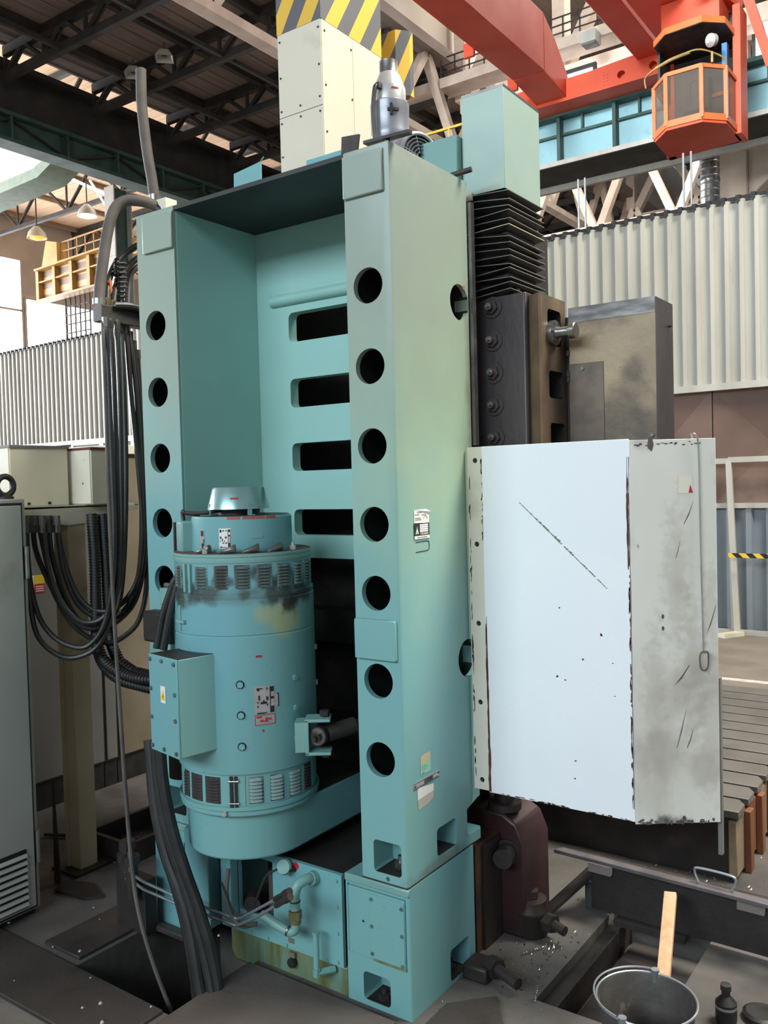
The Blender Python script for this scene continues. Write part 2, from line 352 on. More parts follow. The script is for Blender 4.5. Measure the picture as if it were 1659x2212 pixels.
# ---- partition wall of profiled sheets (turned 2.2 degrees against the machine)
WB = struct('wall_back', loc=(0, 0, 0))
wa = R_(-2.2); wc = Vector((0, 7.22, 0))
def wpt(u, d, z): return Vector((u*math.cos(wa)-d*math.sin(wa), u*math.sin(wa)+d*math.cos(wa), z))+wc
def corr_sheet(u0, nrib, pitch, depth, z0, z1):
    mb = MB(); prof = []
    for k in range(nrib):
        b = u0+k*pitch
        prof += [(b, 0), (b+pitch*.56, 0), (b+pitch*.64, -depth), (b+pitch*.92, -depth)]
    prof.append((u0+nrib*pitch, 0))
    lo = [mb.b.verts.new(wpt(u, d, z0)) for u, d in prof]; hi = [mb.b.verts.new(wpt(u, d, z1)) for u, d in prof]
    for i in range(len(prof)-1): mb.b.faces.new((lo[i], lo[i+1], hi[i+1], hi[i]))
    return mb
PW = 8*.145
for k in range(17):
    u0 = -17.6+k*PW
    put('cladding_sheet', corr_sheet(u0, 8, .145, .04, 2.52, 4.36), CORR, WB, flat=True)
    put('dark_cap', corr_sheet(u0-.03, 8, .145, .05, 4.335, 4.40), BLACK, WB, flat=True)
    if k > 6: put('lower_sheet', corr_sheet(u0, 6, PW/6, .05, 0.02, 1.27), CORRL, WB, flat=True)
put('rail', MB().obox(wpt(-7.7, -.03, 2.5), (10*math.cos(wa), 10*math.sin(wa), 0), (0, .05, 0), (0, 0, .035)), CORR, WB)
put('rail', MB().obox(wpt(-4.0, -.03, 1.285), (6.2*math.cos(wa), 6.2*math.sin(wa), 0), (0, .04, 0), (0, 0, .025)), CORR, WB)
for k in range(7):
    u0 = -5.5+k*1.13; mb = MB()
    a, b, c, d = (u0, 1.3), (u0+1.12, 1.3), (u0+1.12, 2.48), (u0, 2.48)
    apex = (u0+.56, 1.9) 
    V = {n: mb.b.verts.new(wpt(p[0], -.0 if n != 'e' else .09, p[1])) for n, p in zip('abcde', (a, b, c, d, apex))}
    for f in ('abe', 'bce', 'cde', 'dae'): mb.b.faces.new([V[x] for x in f])
    put('pressed_panel', mb, BROWN, WB, flat=True)
put('backing_sheet', MB().obox(wpt(-7.5, .13, 2.2), (10.2*math.cos(wa), 10.2*math.sin(wa), 0), (0, .01, 0), (0, 0, 2.15)), GREYD, WB)
# office windows low in the left stretch of the partition
for k, u in enumerate((-11.8, -10.9, -10.0)):
    w = struct('window_%d' % (k+1), loc=tuple(wpt(u, -.12, 1.55)))
    fr = MB()
    for du in (-.42, .42): fr.obox(wpt(u+du, -.12, 2.0), (.03, 0, 0), (0, .03, 0), (0, 0, .46))
    for dz in (1.55, 2.46): fr.obox(wpt(u, -.12, dz), (.42, 0, 0), (0, .03, 0), (0, 0, .03))
    put('window_frame', fr, WHITE, w); put('pane', MB().obox(wpt(u, -.11, 2.0), (.4, 0, 0), (0, .005, 0), (0, 0, .43)), GREYD, w)
# hanging rods of the partition
for k, (x, y) in enumerate(((-2.44, 7.36), (-2.36, 7.36), (-1.26, 7.32), (-1.18, 7.32))):
    put('hanger_rod', MB().cyl((x, y, 4.3), (x, y, 4.98), .011, n=8), GALV, WB)

# ---- roof of the dark left aisle with trusses, taller crane bay, left bay with glazing
CE = struct('ceiling', MB().box(-19.6, -10.9, -14, 62, 13.2, 13.5), ROOFD, flat=True, origin=(0, 0, 13.2))
def truss(parent, x0, x1, y, zb, zt, bay, mch, wd=.16):
    put('bottom_chord', MB().box(x0, x1, y-wd/2, y+wd/2, zb-.1, zb+.1), mch, parent)
    put('top_chord', MB().box(x0, x1, y-wd/2, y+wd/2, zt-.12, zt+.12), mch, parent)
    web = MB(); n = max(2, int(round((x1-x0)/bay))); s = (x1-x0)/n
    for k in range(n):
        xa = x0+k*s
        for o in (-.05, .05):
            web.bar((xa, y+o, zb), (xa+s/2, y+o, zt), .05, .09); web.bar((xa+s/2, y+o, zt), (xa+s, y+o, zb), .05, .09)
        web.bar((xa, y, zb), (xa, y, zt), .08, .08, (0, 1, 0))
    put('web_bars', web, mch, parent)
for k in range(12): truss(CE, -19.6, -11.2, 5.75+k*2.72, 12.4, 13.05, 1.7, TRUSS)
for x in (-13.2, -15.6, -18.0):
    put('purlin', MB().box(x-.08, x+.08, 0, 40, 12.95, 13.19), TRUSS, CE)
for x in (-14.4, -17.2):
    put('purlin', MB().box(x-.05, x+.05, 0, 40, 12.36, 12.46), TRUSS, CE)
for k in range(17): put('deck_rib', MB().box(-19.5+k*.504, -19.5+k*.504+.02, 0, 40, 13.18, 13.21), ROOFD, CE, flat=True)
# pale longitudinal concrete beam between the aisles, with lattice above
BM = struct('trim_2', MB().box(-11.4, -11.08, -6, 60, 10.9, 11.12), TRUSSW, bevel=.02)
for k in range(16):
    y = 4+k*3.2; mb = MB().bar((-11.25, y, 11.1), (-11.25, y+1.5, 13.2), .2, .24, (1, 0, 0)).bar((-11.25, y+3.1, 11.1), (-11.25, y+1.6, 13.2), .2, .24, (1, 0, 0))
    put('diagonal', mb, TRUSSW, BM)
for y in (7.8, 14.2): put('post', MB().box(-11.4, -11.08, y-.15, y+.15, 11.1, 17), TRUSSW, BM)
CE2 = struct('ceiling', MB().box(-10.9, 14, -14, 62, 16.6, 16.9), ROOFD, flat=True, origin=(0, 0, 16.6))
for k in range(14): put('roof_rib', MB().box(-10.8, 14, 6+k*3.2, 6.35+k*3.2, 16.2, 16.6), ROOFD, CE2, flat=True)
for y in (20.0, 27.0, 34.0, 41.0):
    t = MB()
    put('bottom_chord', MB().box(-11, 10, y-.25, y+.25, 12.0, 12.45), TRUSSW, CE2, bevel=.03)
    put('top_chord', MB().box(-11, 10, y-.25, y+.25, 14.9, 15.3), TRUSSW, CE2, bevel=.03)
    for k in range(7):
        x = -11+k*3.0
        t.bar((x, y, 12.4), (x, y, 15.0), .35, .4, (0, 1, 0)); t.bar((x+.1, y, 12.45), (x+1.5, y, 14.9), .3, .34, (0, 1, 0)); t.bar((x+2.9, y, 12.45), (x+1.5, y, 14.9), .3, .34, (0, 1, 0))
    put('web_bars', t, TRUSSW, CE2)
for y in (24.0, 31.0):                               # lower bracing
    t = MB().bar((-11, y, 9.2), (14, y, 9.2), .3, .35)
    for k in range(9):
        x = -11+k*2.4; t.bar((x, y, 9.2), (x+1.1, y, 11.8), .22, .24, (0, 1, 0)); t.bar((x+2.3, y, 9.2), (x+1.2, y, 11.8), .22, .24, (0, 1, 0))
    put('bracing', t, TRUSSW, CE2)
# left bay
CE3 = struct('ceiling', MB().box(-46, -19.6, -4, 62, 18.0, 18.3), ROOFT, flat=True, origin=(0, 0, 18))
for k in range(7): truss(CE3, -46, -20, 6+k*6.5, 15.9, 17.8, 4.2, TRUSS, .2)
for k in range(7): put('purlin', MB().box(-45.5+k*3.8, -45.35+k*3.8, 0, 55, 17.75, 18), mat('tan_purlin', '#a08a72') if k == 0 else bpy.data.materials['tan_purlin'], CE3)
WL = struct('wall_left', MB().box(-46.3, -46, -14, 62, 0, 18), WALLP, flat=True)
put('far_end_wall', MB().box(-46, 14, 61.7, 62, 0, 18), WALLP, WL, flat=True)
put('clerestory_panel', MB().box(-19.8, -19.6, -4, 62, 13.5, 18), WALLP, WL, flat=True)
put('side_panel', MB().box(-11.5, -11.42, -14, 62, 13.5, 16.6), WALLP, WL, flat=True)
for k, (y0, y1, z0, z1) in enumerate(((-14, 28.2, 9.4, 15.4), (-14, 28.2, .6, 9.2), (28.4, 34, .6, 13.2))):
    w = struct('window_%d' % (k+4), loc=(-45.9, y0, z0)); fr = MB()
    n = int((y1-y0)/2.2)
    for i in range(n+1): fr.box(-45.95, -45.75, y0+(y1-y0)*i/n-.06, y0+(y1-y0)*i/n+.06, z0, z1)
    for i in range(3): fr.box(-45.95, -45.75, y0, y1, z0+(z1-z0)*i/2-.06, z0+(z1-z0)*i/2+.06)
    put('window_frame', fr, WALLP, w, flat=True)
    put('pane', MB().box(-45.93, -45.9, y0, y1, z0, z1), GLASSW, w, flat=True)
for k, (x0, x1, y, z0, z1) in enumerate(((-3.3, -1.6, 20.6, 10.9, 12.4), (-8.1, -6.6, 18.6, 9.9, 11.6))):
    w = struct('window_%d' % (k+7), loc=(x0, y, z0))
    put('pane', MB().box(x0, x1, y, y+.03, z0, z1), GLASSW, w, flat=True)
    put('window_frame', MB().box(x0-.08, x0, y-.05, y+.05, z0-.1, z1+.1).box(x1, x1+.08, y-.05, y+.05, z0-.1, z1+.1).box(x0, x1, y-.05, y+.05, z1, z1+.1).box(x0, x1, y-.05, y+.05, z0-.1, z0), TRUSS, w, flat=True)

# ---- left runway girder with its column
rl = thing('runway_girder', (-20, 10, 10.9), 'dark green crane runway girder along the left aisle under the dark roof', 'girder')
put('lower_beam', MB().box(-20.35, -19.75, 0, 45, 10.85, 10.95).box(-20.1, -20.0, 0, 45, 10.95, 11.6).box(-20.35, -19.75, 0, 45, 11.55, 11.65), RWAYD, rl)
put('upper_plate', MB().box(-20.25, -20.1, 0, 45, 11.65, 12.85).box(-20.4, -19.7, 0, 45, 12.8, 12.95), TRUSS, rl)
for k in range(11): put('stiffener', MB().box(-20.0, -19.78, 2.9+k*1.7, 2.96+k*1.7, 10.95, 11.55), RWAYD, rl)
lat = MB()
for k in range(10): lat.bar((-19.9, 3+k*3.4, 10.95), (-19.9, 4.7+k*3.4, 11.5), .05, .07, (1, 0, 0)).bar((-19.9, 6.4+k*3.4, 10.95), (-19.9, 4.7+k*3.4, 11.5), .05, .07, (1, 0, 0))
put('lattice', lat, TRUSS, rl)
for k, (x, y) in enumerate(((-18.35, 13.62), (-19.2, 17.4))):
    c = thing('steel_column', (x, y, 0), ['pale green steel column with open flanges behind the looping thick hose', 'second green steel column standing further behind under the runway girder'][k], 'column')
    put('flange', MB().box(x-.2, x+.2, y-.3, y-.26, 0, 9.9), CORR if k == 0 else RWAYD, c); put('flange', MB().box(x-.2, x+.2, y+.26, y+.3, 0, 9.9), CORR, c)
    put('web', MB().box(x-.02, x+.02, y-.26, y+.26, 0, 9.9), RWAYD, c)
    put('strap', MB().box(x-.21, x+.21, y-.31, y-.3, 8.0, 8.12), CORR, c)

# ---- right runway girder (across the picture)
rr = thing('runway_girder', (-3, 15, 8.0), 'teal crane runway girder with dark ribs under the orange crane', 'girder')
put('web_plate', MB().box(-12.5, 12, 14.95, 15.0, 8.05, 8.95), RWAY, rr)
put('bottom_flange', MB().box(-12.5, 12, 14.72, 15.9, 7.99, 8.05), TRUSS, rr)
put('front_lip', MB().box(-12.5, 12, 14.70, 14.74, 7.98, 8.07), CORR, rr)
put('top_flange', MB().box(-12.5, 12, 14.7, 15.9, 8.95, 9.03), RWAYD, rr)
put('mid_rail', MB().box(-12.5, 12, 14.88, 14.95, 8.62, 8.67), RWAYD, rr)
put('rear_beam', MB().box(-12.5, 12, 15.85, 15.95, 7.86, 8.02), CORR, rr)
for k in range(16):
    x = -12.9+k*1.17; put('stiffener', MB().box(x-.035, x+.035, 14.76, 14.95, 8.1, 8.95), RWAYD, rr)
    put('short_stiffener', MB().box(x+.45, x+.49, 14.85, 14.95, 8.67, 8.95), RWAYD, rr)
# yellow handrail on it
hr = thing('handrail', (-8, 15.2, 9.03), 'yellow handrail on top of the teal runway girder behind the machine', 'railing')
hp = MB()
for k in range(6): hp.bar((-10.5+k*.9, 15.2, 9.03), (-10.5+k*.9, 15.2, 9.6), .04, .04, (0, 1, 0))
put('posts', hp, YELLOW, hr); put('top_rail', MB().bar((-11.2, 15.2, 9.6), (-5.6, 15.2, 9.6), .05, .05), YELLOW, hr)

# ---- catwalk under the pale trusses
cw = thing('catwalk', (-8, 19, 12.4), 'pale catwalk beam with dark railings beneath the roof trusses', 'catwalk')
put('deck', MB().box(-14, 4, 18.9, 19.6, 12.45, 12.72), TRUSSW, cw)
rp = MB()
for k in range(40): rp.bar((-13.8+k*.45, 18.92, 12.72), (-13.8+k*.45, 18.92, 13.25), .03, .03, (0, 1, 0))
put('posts', rp, TRUSS, cw)
for z in (12.85, 13.05, 13.25): put('rail', MB().bar((-14, 18.92, z), (4, 18.92, z), .03, .03), TRUSS, cw)

# ---- right background: concrete corbel column, spiral duct, ceiling lamps
cc = thing('concrete_column', (-3.0, 17.3, 0), 'pale concrete column with a bracket beside the spiral duct', 'column')
put('shaft', MB().box(-3.4, -2.72, 16.9, 17.6, 0, 8.2), TRUSSW, cc, bevel=.03)
put('bracket', MB().prism([(-2.72, 7.2), (-2.1, 7.75), (-2.1, 8.3), (-2.72, 8.9), (-3.4, 8.9), (-3.4, 8.2), (-2.72, 8.2)], XZ, 16.95, 17.5), TRUSSW, cc, bevel=.03)
dk = thing('spiral_duct', (-3.35, 16.4, 6), 'shiny spiral ventilation duct below the crane cab', 'duct')
put('duct_tube', MB().lathe([(.19, 3.0), (.19, 7.5), (.2, 7.52), (.2, 7.56), (.19, 7.58), (.19, 8.2)], (-3.32, 16.35, 0), n=24), STEEL, dk)
sp = MB()
for k in range(9): sp.lathe([(.19, 0), (.2, .015), (.19, .03)], (-3.32, 16.35, 6.9+k*.14), (0.06, 0, 1), n=24)
put('seams', sp, GALV, dk)
for k, (x, y, z) in enumerate(((-16.27, 12.58, 12.0), (-15.02, 12.5, 12.0))):
    l = thing('hanging_lamp', (x, y, z), ['square white hanging lamp under the dark roof, nearer the left edge', 'square white hanging lamp under the dark roof, nearer the striped tower'][k], 'lamp')
    put('shade', MB().lathe([(.30, 0), (.14, .2), (.12, .2), (.28, 0)], (x, y, z), n=4), CORR, l, flat=True)
    put('bulb', MB().cyl((x, y, z+.05), (x, y, z+.2), .06, n=10), TRUSS, l); put('suspension', MB().cyl((x, y, z+.2), (x, y, 12.4), .02, n=6), TRUSS, l)
fl = thing('glowing_brace', (-30.3, 22.4, 15), 'white brace under the tan roof at upper left, drawn as glowing bars', 'lamp')  # bright roof bracing given its own glow
put('tube', MB().bar((-32.0, 21.4, 15.5), (-30.2, 22.6, 14.45), .1, .1), BRGLOW, fl)
put('tube', MB().bar((-31.0, 22.2, 15.2), (-29.9, 22.8, 13.1), .07, .07), BRGLOW, fl)
sl = thing('sodium_lamp', (-32.8, 20.7, 12.7), 'glowing orange lamp hanging in the left bay', 'lamp')
put('reflector', MB().lathe([(.12, .5), (.35, .25), (.42, 0), (.40, 0), (.3, .22)], (-32.8, 20.7, 12.7), n=20), CORR, sl); put('bulb', MB().lathe([(0, -.12), (.3, 0), (.3, .1), (0, .2)], (-32.8, 20.7, 12.7), n=16), SODIUM, sl)
put('suspension', MB().cyl((-32.8, 20.7, 13.2), (-32.8, 20.7, 16), .03, n=6), TRUSS, sl)
wl = thing('bay_lamp', (-31.0, 22, 13.6), 'glowing white lamp hanging in the left bay above the yellow beam', 'lamp')
put('reflector', MB().lathe([(.12, .5), (.35, .25), (.42, 0), (.40, 0), (.3, .22)], (-31.0, 22, 13.6), n=20), CORR, wl); put('bulb', MB().lathe([(0, -.12), (.3, 0), (.3, .1), (0, .2)], (-31.0, 22, 13.6), n=16), WLAMP, wl)
put('suspension', MB().cyl((-31, 22, 14.1), (-31, 22, 16), .03, n=6), TRUSS, wl)
for k, (x, y, z) in enumerate(((-6.7, 18.7, 12.2), (-2.9, 15.6, 9.2))):
    fx = thing('lamp_housing', (x, y, z), ['grey box lamp housing above the orange girder', 'white lamp under the ceiling right of the crane cab'][k], 'lamp')
    put('housing', MB().box(x-.2, x+.2, y-.2, y+.2, z, z+.3), CORR, fx, bevel=.02); put('diffuser', MB().box(x-.16, x+.16, y-.16, y+.16, z-.02, z), WLAMP if k else GALV, fx)
# yellow spreader beam hanging in the left bay
sb = thing('spreader_beam', (-31, 22, 10.4), 'yellow striped crane girder with end stop in the left bay', 'crane beam')
put('web_plate', MB().prism([(-34.7, 10.35), (-27.5, 10.5), (-27.5, 12.0), (-34.4, 11.75)], XZ, 22.0, 22.1), FLYEL, sb, flat=True)
put('flange', MB().bar((-34.8, 21.9, 10.35), (-27.5, 21.9, 10.5), .5, .08), YBEAM, sb); put('flange', MB().bar((-34.5, 21.9, 11.75), (-27.5, 21.9, 12.0), .6, .08), YBEAM, sb)
put('mid_flange', MB().bar((-34.6, 21.92, 11.2), (-27.5, 21.92, 11.4), .3, .06), YBEAM, sb)
for k in range(6): put('stiffener', MB().box(-34.6+k*1.25, -34.4+k*1.25, 21.75, 22, 10.4+k*.03, 11.75+k*.05), YBEAM, sb)
put('end_stop', MB().prism([(-34.2, 11.8), (-33.8, 13.0), (-33.0, 12.8), (-33.0, 11.8)], XZ, 21.8, 22.3), YBEAM, sb)
rb = MB()
for k in range(9): rb.bar((-33+k*.6, 22, 11.9), (-33+k*.6, 22, 12.8), .04, .04, (0, 1, 0))
put('railing', rb.bar((-33, 22, 12.8), (-28, 22, 12.95), .05, .05).bar((-33, 22, 12.4), (-28, 22, 12.5), .04, .04), YBEAM, sb)
hg = MB()
for k in range(6): hg.bar((-33.2+k*.35, 22.3, 8.6), (-33.2+k*.35, 22.3, 10.4), .05, .05, (0, 1, 0))
for k in range(4): hg.bar((-33.2, 22.3, 8.8+k*.4), (-31.4, 22.3, 8.8+k*.4), .05, .05)
put('hanging_ladder', hg, TRUSS, sb)

# pale green girder of a far crane in the left bay, cable loop of the festoon
pg = thing('far_crane_girder', (-24, 14.2, 11.2), 'pale green box girder end of another crane at the upper left edge', 'girder')
PGM = mat('pale_green_girder', '#c9dccb', '#bdd2c0', .5, scale=1)
put('girder_body', MB().prism([(-30, 14.6), (-26.1, 13.4), (-22.04, 11.69), (-22.64, 11.51), (-26.245, 11.435), (-30, 11.3)], XZ, 14.0, 14.8), PGM, pg)
put('lower_flange', MB().prism([(-30, 11.3), (-26.245, 11.435), (-22.64, 11.51), (-22.04, 11.69), (-21.65, 11.5), (-22.47, 11.2), (-26.27, 11.1), (-30, 11.0)], XZ, 13.9, 14.9), mat('pale_green_painted_shade', '#8fa394', '#849888', .6), pg)  # darker copy of the girder green, shade painted into the flange
# ================================================================== BRIDGE CRANE
cr = thing('bridge_crane', (-4.6, 10, 9.0), 'orange overhead bridge crane with two girders and a holed end carriage', 'crane')
put('girder', MB().prism([(-6.1, 9.2), (-5.45, 9.2), (-5.45, 10.27), (-6.1, 10.27)], XZ, -8, 13.2), ORANGE, cr, bevel=.015)
put('girder', MB().prism([(-4.04, 9.35), (-3.56, 9.35), (-3.56, 10.4), (-4.04, 10.4)], XZ, -8, 14.25), ORANGE, cr, bevel=.015)
put('girder_end', MB().prism([(13.2, 9.2), (14.3, 9.05), (14.3, 9.5), (13.7, 10.0), (13.2, 10.27)], YZ, -6.1, -5.45), ORANGE, cr, bevel=.015)
ec = MB().prism([(-6.5, 9.0), (-3.1, 9.0), (-3.1, 9.3), (-3.45, 9.5), (-5.0, 9.42), (-6.5, 9.42)], XZ, 14.2, 14.9).mesh('e')
ec = cut(ec, [MB().cyl((x, 13.9, 9.18), (x, 14.35, 9.18), .075, n=24).mesh('c') for x in (-4.35, -3.75)])
put('end_carriage', None, ORANGE, cr, me=ec)
put('wheel_cover', MB().box(-6.6, -5.6, 14.6, 15.4, 9.03, 9.3), DARK, cr)
put('rivet', MB().cyl((-4.62, 14.19, 9.08), (-4.62, 14.2, 9.08), .015, n=6), ORANGEB, cr)
for k in range(1, 12): put('rivet', MB().cyl((-4.62-.07*(k % 2), 14.185, 9.08+.06*(k//2)), (-4.62-.07*(k % 2), 14.2, 9.08+.06*(k//2)), .013, n=6), ORANGEB, cr)
for y in (11.7, 13.4): put('cable_bracket', MB().box(-6.3, -6.1, y-.03, y+.03, 9.1, 9.35), ORANGE, cr)
gr = MB()
for k in range(9): gr.bar((-3.1+.02, 9.5+k*.55, 9.3), (-3.08, 9.5+k*.55, 10.4), .05, .05, (0, 1, 0))
put('walkway_railing', gr.bar((-3.08, 9, 10.4), (-3.08, 14.3, 10.4), .05, .05).bar((-3.08, 9, 9.85), (-3.08, 14.3, 9.85), .04, .04), ORANGE, cr)
put('walkway', MB().box(-3.4, -2.6, 8, 14.3, 9.2, 9.3), ORANGE, cr)
put('side_arm', MB().bar((-2.0, 12.7, 9.9), (-1.55, 13.3, 8.2), .14, .2, (0, 1, 0)), ORANGE, cr)
put('side_arm', MB().bar((-2.3, 11.5, 9.25), (-2.0, 13.1, 9.25), .14, .3), ORANGE, cr)

cab = thing('crane_cab', (-2.5, 12.4, 7.0), 'orange glazed crane operator cab hanging under the bridge crane', 'crane cab')
CP = [(-3.08, 12.13), (-2.78, 11.77), (-2.24, 11.77), (-1.96, 12.08), (-1.93, 12.95), (-3.12, 13.1)]
put('cab_floor', MB().prism(CP, XY, 6.98, 7.06), ORANGE, cab)
def ring(z0, z1, t=.04):
    mb = MB()
    for a, b in zip(CP, CP[1:]+CP[:1]): mb.bar((a[0], a[1], (z0+z1)/2), (b[0], b[1], (z0+z1)/2), t, z1-z0)
    return mb
put('lower_rail', ring(7.02, 7.12), ORANGEB, cab); put('upper_rail', ring(7.80, 7.86), ORANGEB, cab)
for p in CP: put('corner_post', MB().bar((p[0], p[1], 7.05), (p[0], p[1], 7.84), .06, .06, (0, 1, 0)), ORANGEB, cab)
for a, b in zip(CP[:5], CP[1:5]):
    put('pane', MB().prism([(0, 7.11), (1, 7.11), (1, 7.8), (0, 7.8)], lambda u, v, w, a=a, b=b: (a[0]+(b[0]-a[0])*(.04+.92*u), a[1]+(b[1]-a[1])*(.04+.92*u)+w, v), 0, .008), GLS, cab)
put('cab_back', MB().box(-3.1, -1.95, 13.02, 13.08, 7.05, 9.1), DARK, cab); put('side_shroud', MB().box(-3.1, -3.06, 12.4, 13.05, 7.86, 8.52), DARK, cab)
put('side_post', MB().box(-1.98, -1.86, 12.6, 13.05, 6.98, 9.0), ORANGE, cab, bevel=.01)
put('rear_post', MB().box(-3.14, -3.0, 12.95, 13.08, 6.98, 9.0), ORANGE, cab)
CT = [(-3.1, 12.2), (-2.83, 11.9), (-2.25, 11.86), (-1.97, 12.12), (-1.93, 12.95), (-3.12, 13.1)]
put('canopy', MB().prism(CT, XY, 8.52, 8.62), ORANGEB, cab)
put('canopy_painted_shade', MB().prism([(x*.985-.0375, y*.985+.19) for x, y in CT], XY, 8.512, 8.519), DARK, cab)  # dark sheet added as painted shade under the canopy
put('hanger', MB().box(-3.0, -2.1, 12.3, 12.9, 8.62, 9.19), ORANGE, cab)
put('control_panel', MB().box(-2.12, -2.04, 12.5, 12.62, 7.7, 8.4), BLUE, cab); put('seat', MB().box(-2.75, -2.35, 12.5, 12.9, 7.1, 7.5).box(-2.72, -2.38, 12.82, 12.92, 7.5, 8.1), BLACK, cab, bevel=.04)
put('work_light', MB().lathe([(.0, 0), (.09, .02), (.1, .1), (.04, .16), (0, .16)], (-2.12, 12.1, 8.3), (-.4, -.7, -.2), n=16), CORR, cab)
put('handrail', MB().tube([(-3.2, 12.1, 7.86), (-3.2, 12.08, 8.02), (-2.95, 11.9, 8.05), (-2.5, 11.74, 8.06), (-2.24, 11.76, 8.06), (-1.98, 12.0, 7.96), (-1.95, 12.1, 7.86)], .013), mat('dull_gold', '#9c8040', '#7f6a3a', .5), cab)
put('rail_padding', MB().tube([(-2.98, 11.92, 8.05), (-2.7, 11.8, 8.06), (-2.4, 11.74, 8.06)], .026), bpy.data.materials['dull_gold'], cab)
put('rail_post', MB().bar((-2.1, 11.85, 7.86), (-2.1, 11.85, 8.02), .03, .03, (0, 1, 0)), bpy.data.materials['dull_gold'], cab)

# ================================================================== MACHINE COLUMN
col = thing('machine_column', (-.56, .22, .4), 'tall teal machine column with two holed pillars and a deep recess', 'machine column')
HZ = [2.1855, 1.9485, 1.713, 1.4803, 1.2745, 1.0108, .7737]
def ycyl(x, z, r, y0=-.1, y1=.12): return MB().cyl((x, y0, z), (x, y1, z), r, n=40).mesh('c')
def xcyl(y, z, r, x0=-.1, x1=.1): return MB().cyl((x0, y, z), (x1, y, z), r, n=40).mesh('c')
def rprism(P, fn, a, b): return MB().prism(P, fn, a, b).mesh('c')
# right pillar: rounded vertical edges
prof = [(-.165, 0), (-.010, 0), (-.003, .003), (0, .010), (0, .445), (-.010, .458), (-.165, .458)]
rp_ = rprism(prof, XY, .40, 2.585)
cs = [MB().box(-.148, -.016, .02, .44, .56, 2.7).mesh('c')]
cs += [ycyl(-.0865, z, .0525) for z in HZ] + [xcyl(.385, 2.183, .0585, -.05), xcyl(.388, 1.02, .062, -.05)]
cs += [rprism(rrect(-.121, -.020, .428, .526, .012), XZ, -.05, .10), rprism(rrect(.169, .287, .434, .522, .014), YZ, -.085, .05)]
cs += [rprism([(.357, .434), (.357, .524), (.430, .543), (.6, .56), (.6, .434)], YZ, -.3, .1)]
cs += [ycyl(-.07, .413, .007), rprism([(-.02, .39), (.03, .39), (.03, .427)], XZ, -.1, .006)]
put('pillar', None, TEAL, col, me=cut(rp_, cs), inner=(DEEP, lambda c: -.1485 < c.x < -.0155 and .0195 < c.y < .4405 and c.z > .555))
# left pillar
lp_ = rprism([(-1.119, .008), (-1.111, 0), (-.9155, 0), (-.9155, .45), (-1.119, .45)], XY, .40, 2.585)
cs = [MB().box(-1.105, -.93, .02, .43, .56, 2.7).mesh('c')] + [ycyl(-1.0255, z, .0525) for z in HZ]
cs += [rprism(rrect(-1.05, -.95, .428, .526, .012), XZ, -.05, .10)]
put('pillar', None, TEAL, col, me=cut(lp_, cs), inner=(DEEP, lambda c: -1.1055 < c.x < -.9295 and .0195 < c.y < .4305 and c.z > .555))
put('pillar_cap', MB().box(-.163, -.002, .002, .455, 2.580, 2.588), TEAL, col); put('pillar_cap', MB().box(-1.117, -.9165, .002, .45, 2.580, 2.588), TEAL, col)
bw = rprism([(-.92, 1.33), (-.16, 1.33), (-.16, 2.578), (-.92, 2.578)], XZ, .41, .455)
cs = [rprism(rrect(-.757, -.323, a, b, .022), XZ, .3, .5) for a, b in ((2.142, 2.252), (1.896, 2.004), (1.657, 1.762), (1.415, 1.512))]
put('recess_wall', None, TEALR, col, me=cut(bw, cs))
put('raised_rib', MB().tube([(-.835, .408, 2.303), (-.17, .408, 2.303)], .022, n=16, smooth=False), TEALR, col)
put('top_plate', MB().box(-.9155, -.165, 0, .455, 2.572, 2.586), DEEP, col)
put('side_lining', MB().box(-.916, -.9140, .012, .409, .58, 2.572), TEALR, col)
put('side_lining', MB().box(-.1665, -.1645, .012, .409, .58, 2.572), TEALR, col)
for P in ([(-.163, 2.447), (-.019, 2.447), (-.019, 2.572), (-.163, 2.572)], [(-1.069, 2.442), (-.9155, 2.442), (-.9155, 2.572), (-1.069, 2.572)]):
    put('mounting_pad', MB().prism(P, XZ, -.012, .002), TEAL, col, bevel=.004)
put('mounting_pad', MB().prism(rrect(-.163, -.013, 1.076, 1.197, .006), XZ, -.013, .002), TEAL, col, bevel=.003)
put('seam_gasket', MB().box(-.166, .0012, -.0012, .40, .396, .402), DARK, col)
put('guide_strip', MB().box(.0, .012, .452, .475, 1.72, 2.52), STEEL, col)
# labels on the pillar side
lb = put('paper_label', MB().poly([(.0012, .083, 1.480), (.0012, .165, 1.477), (.0012, .168, 1.502), (.006, .172, 1.512), (.0012, .150, 1.520), (.0012, .083, 1.519)]), PAPER, col, flat=True); lb['label'] = 'white curled paper label'
pr = MB()
for y0, y1, z in ((.10, .128, 1.511), (.088, .112, 1.504), (.125, .15, 1.503), (.088, .12, 1.494), (.088, .122, 1.489)): pr.box(.0013, .0017, y0, y1, z-.0012, z+.0012)
pr.tube([(.0016, .145+.011*math.cos(t), 1.490+.010*math.sin(t)) for t in [i*PI/5 for i in range(6)]], .0007, n=4, smooth=False)
put('print', pr, INKG, lb, flat=True)
lb = put('maker_plate', MB().box(.0006, .0022, .081, .166, 1.431, 1.478), INK, col, flat=True); lb['label'] = 'black and white maker plate'
pr = MB().box(.0022, .0026, .081, .166, 1.431, 1.4405)
for k in range(4): pr.box(.0022, .0026, .112, .158, 1.4515+k*.0062, 1.4565+k*.0062)
pr.poly([(.0026, .088, 1.446), (.0026, .0935, 1.446), (.0026, .0965, 1.4535), (.0026, .0995, 1.446), (.0026, .105, 1.446), (.0026, .098, 1.463), (.0026, .0965, 1.471), (.0026, .095, 1.463)])
put('print', pr, PAPER, lb, flat=True)
text('lettering', 'TOS HULÍN', .0085, (.0026, .136, 1.4458), ROT_SIDE, PAPER, lb)
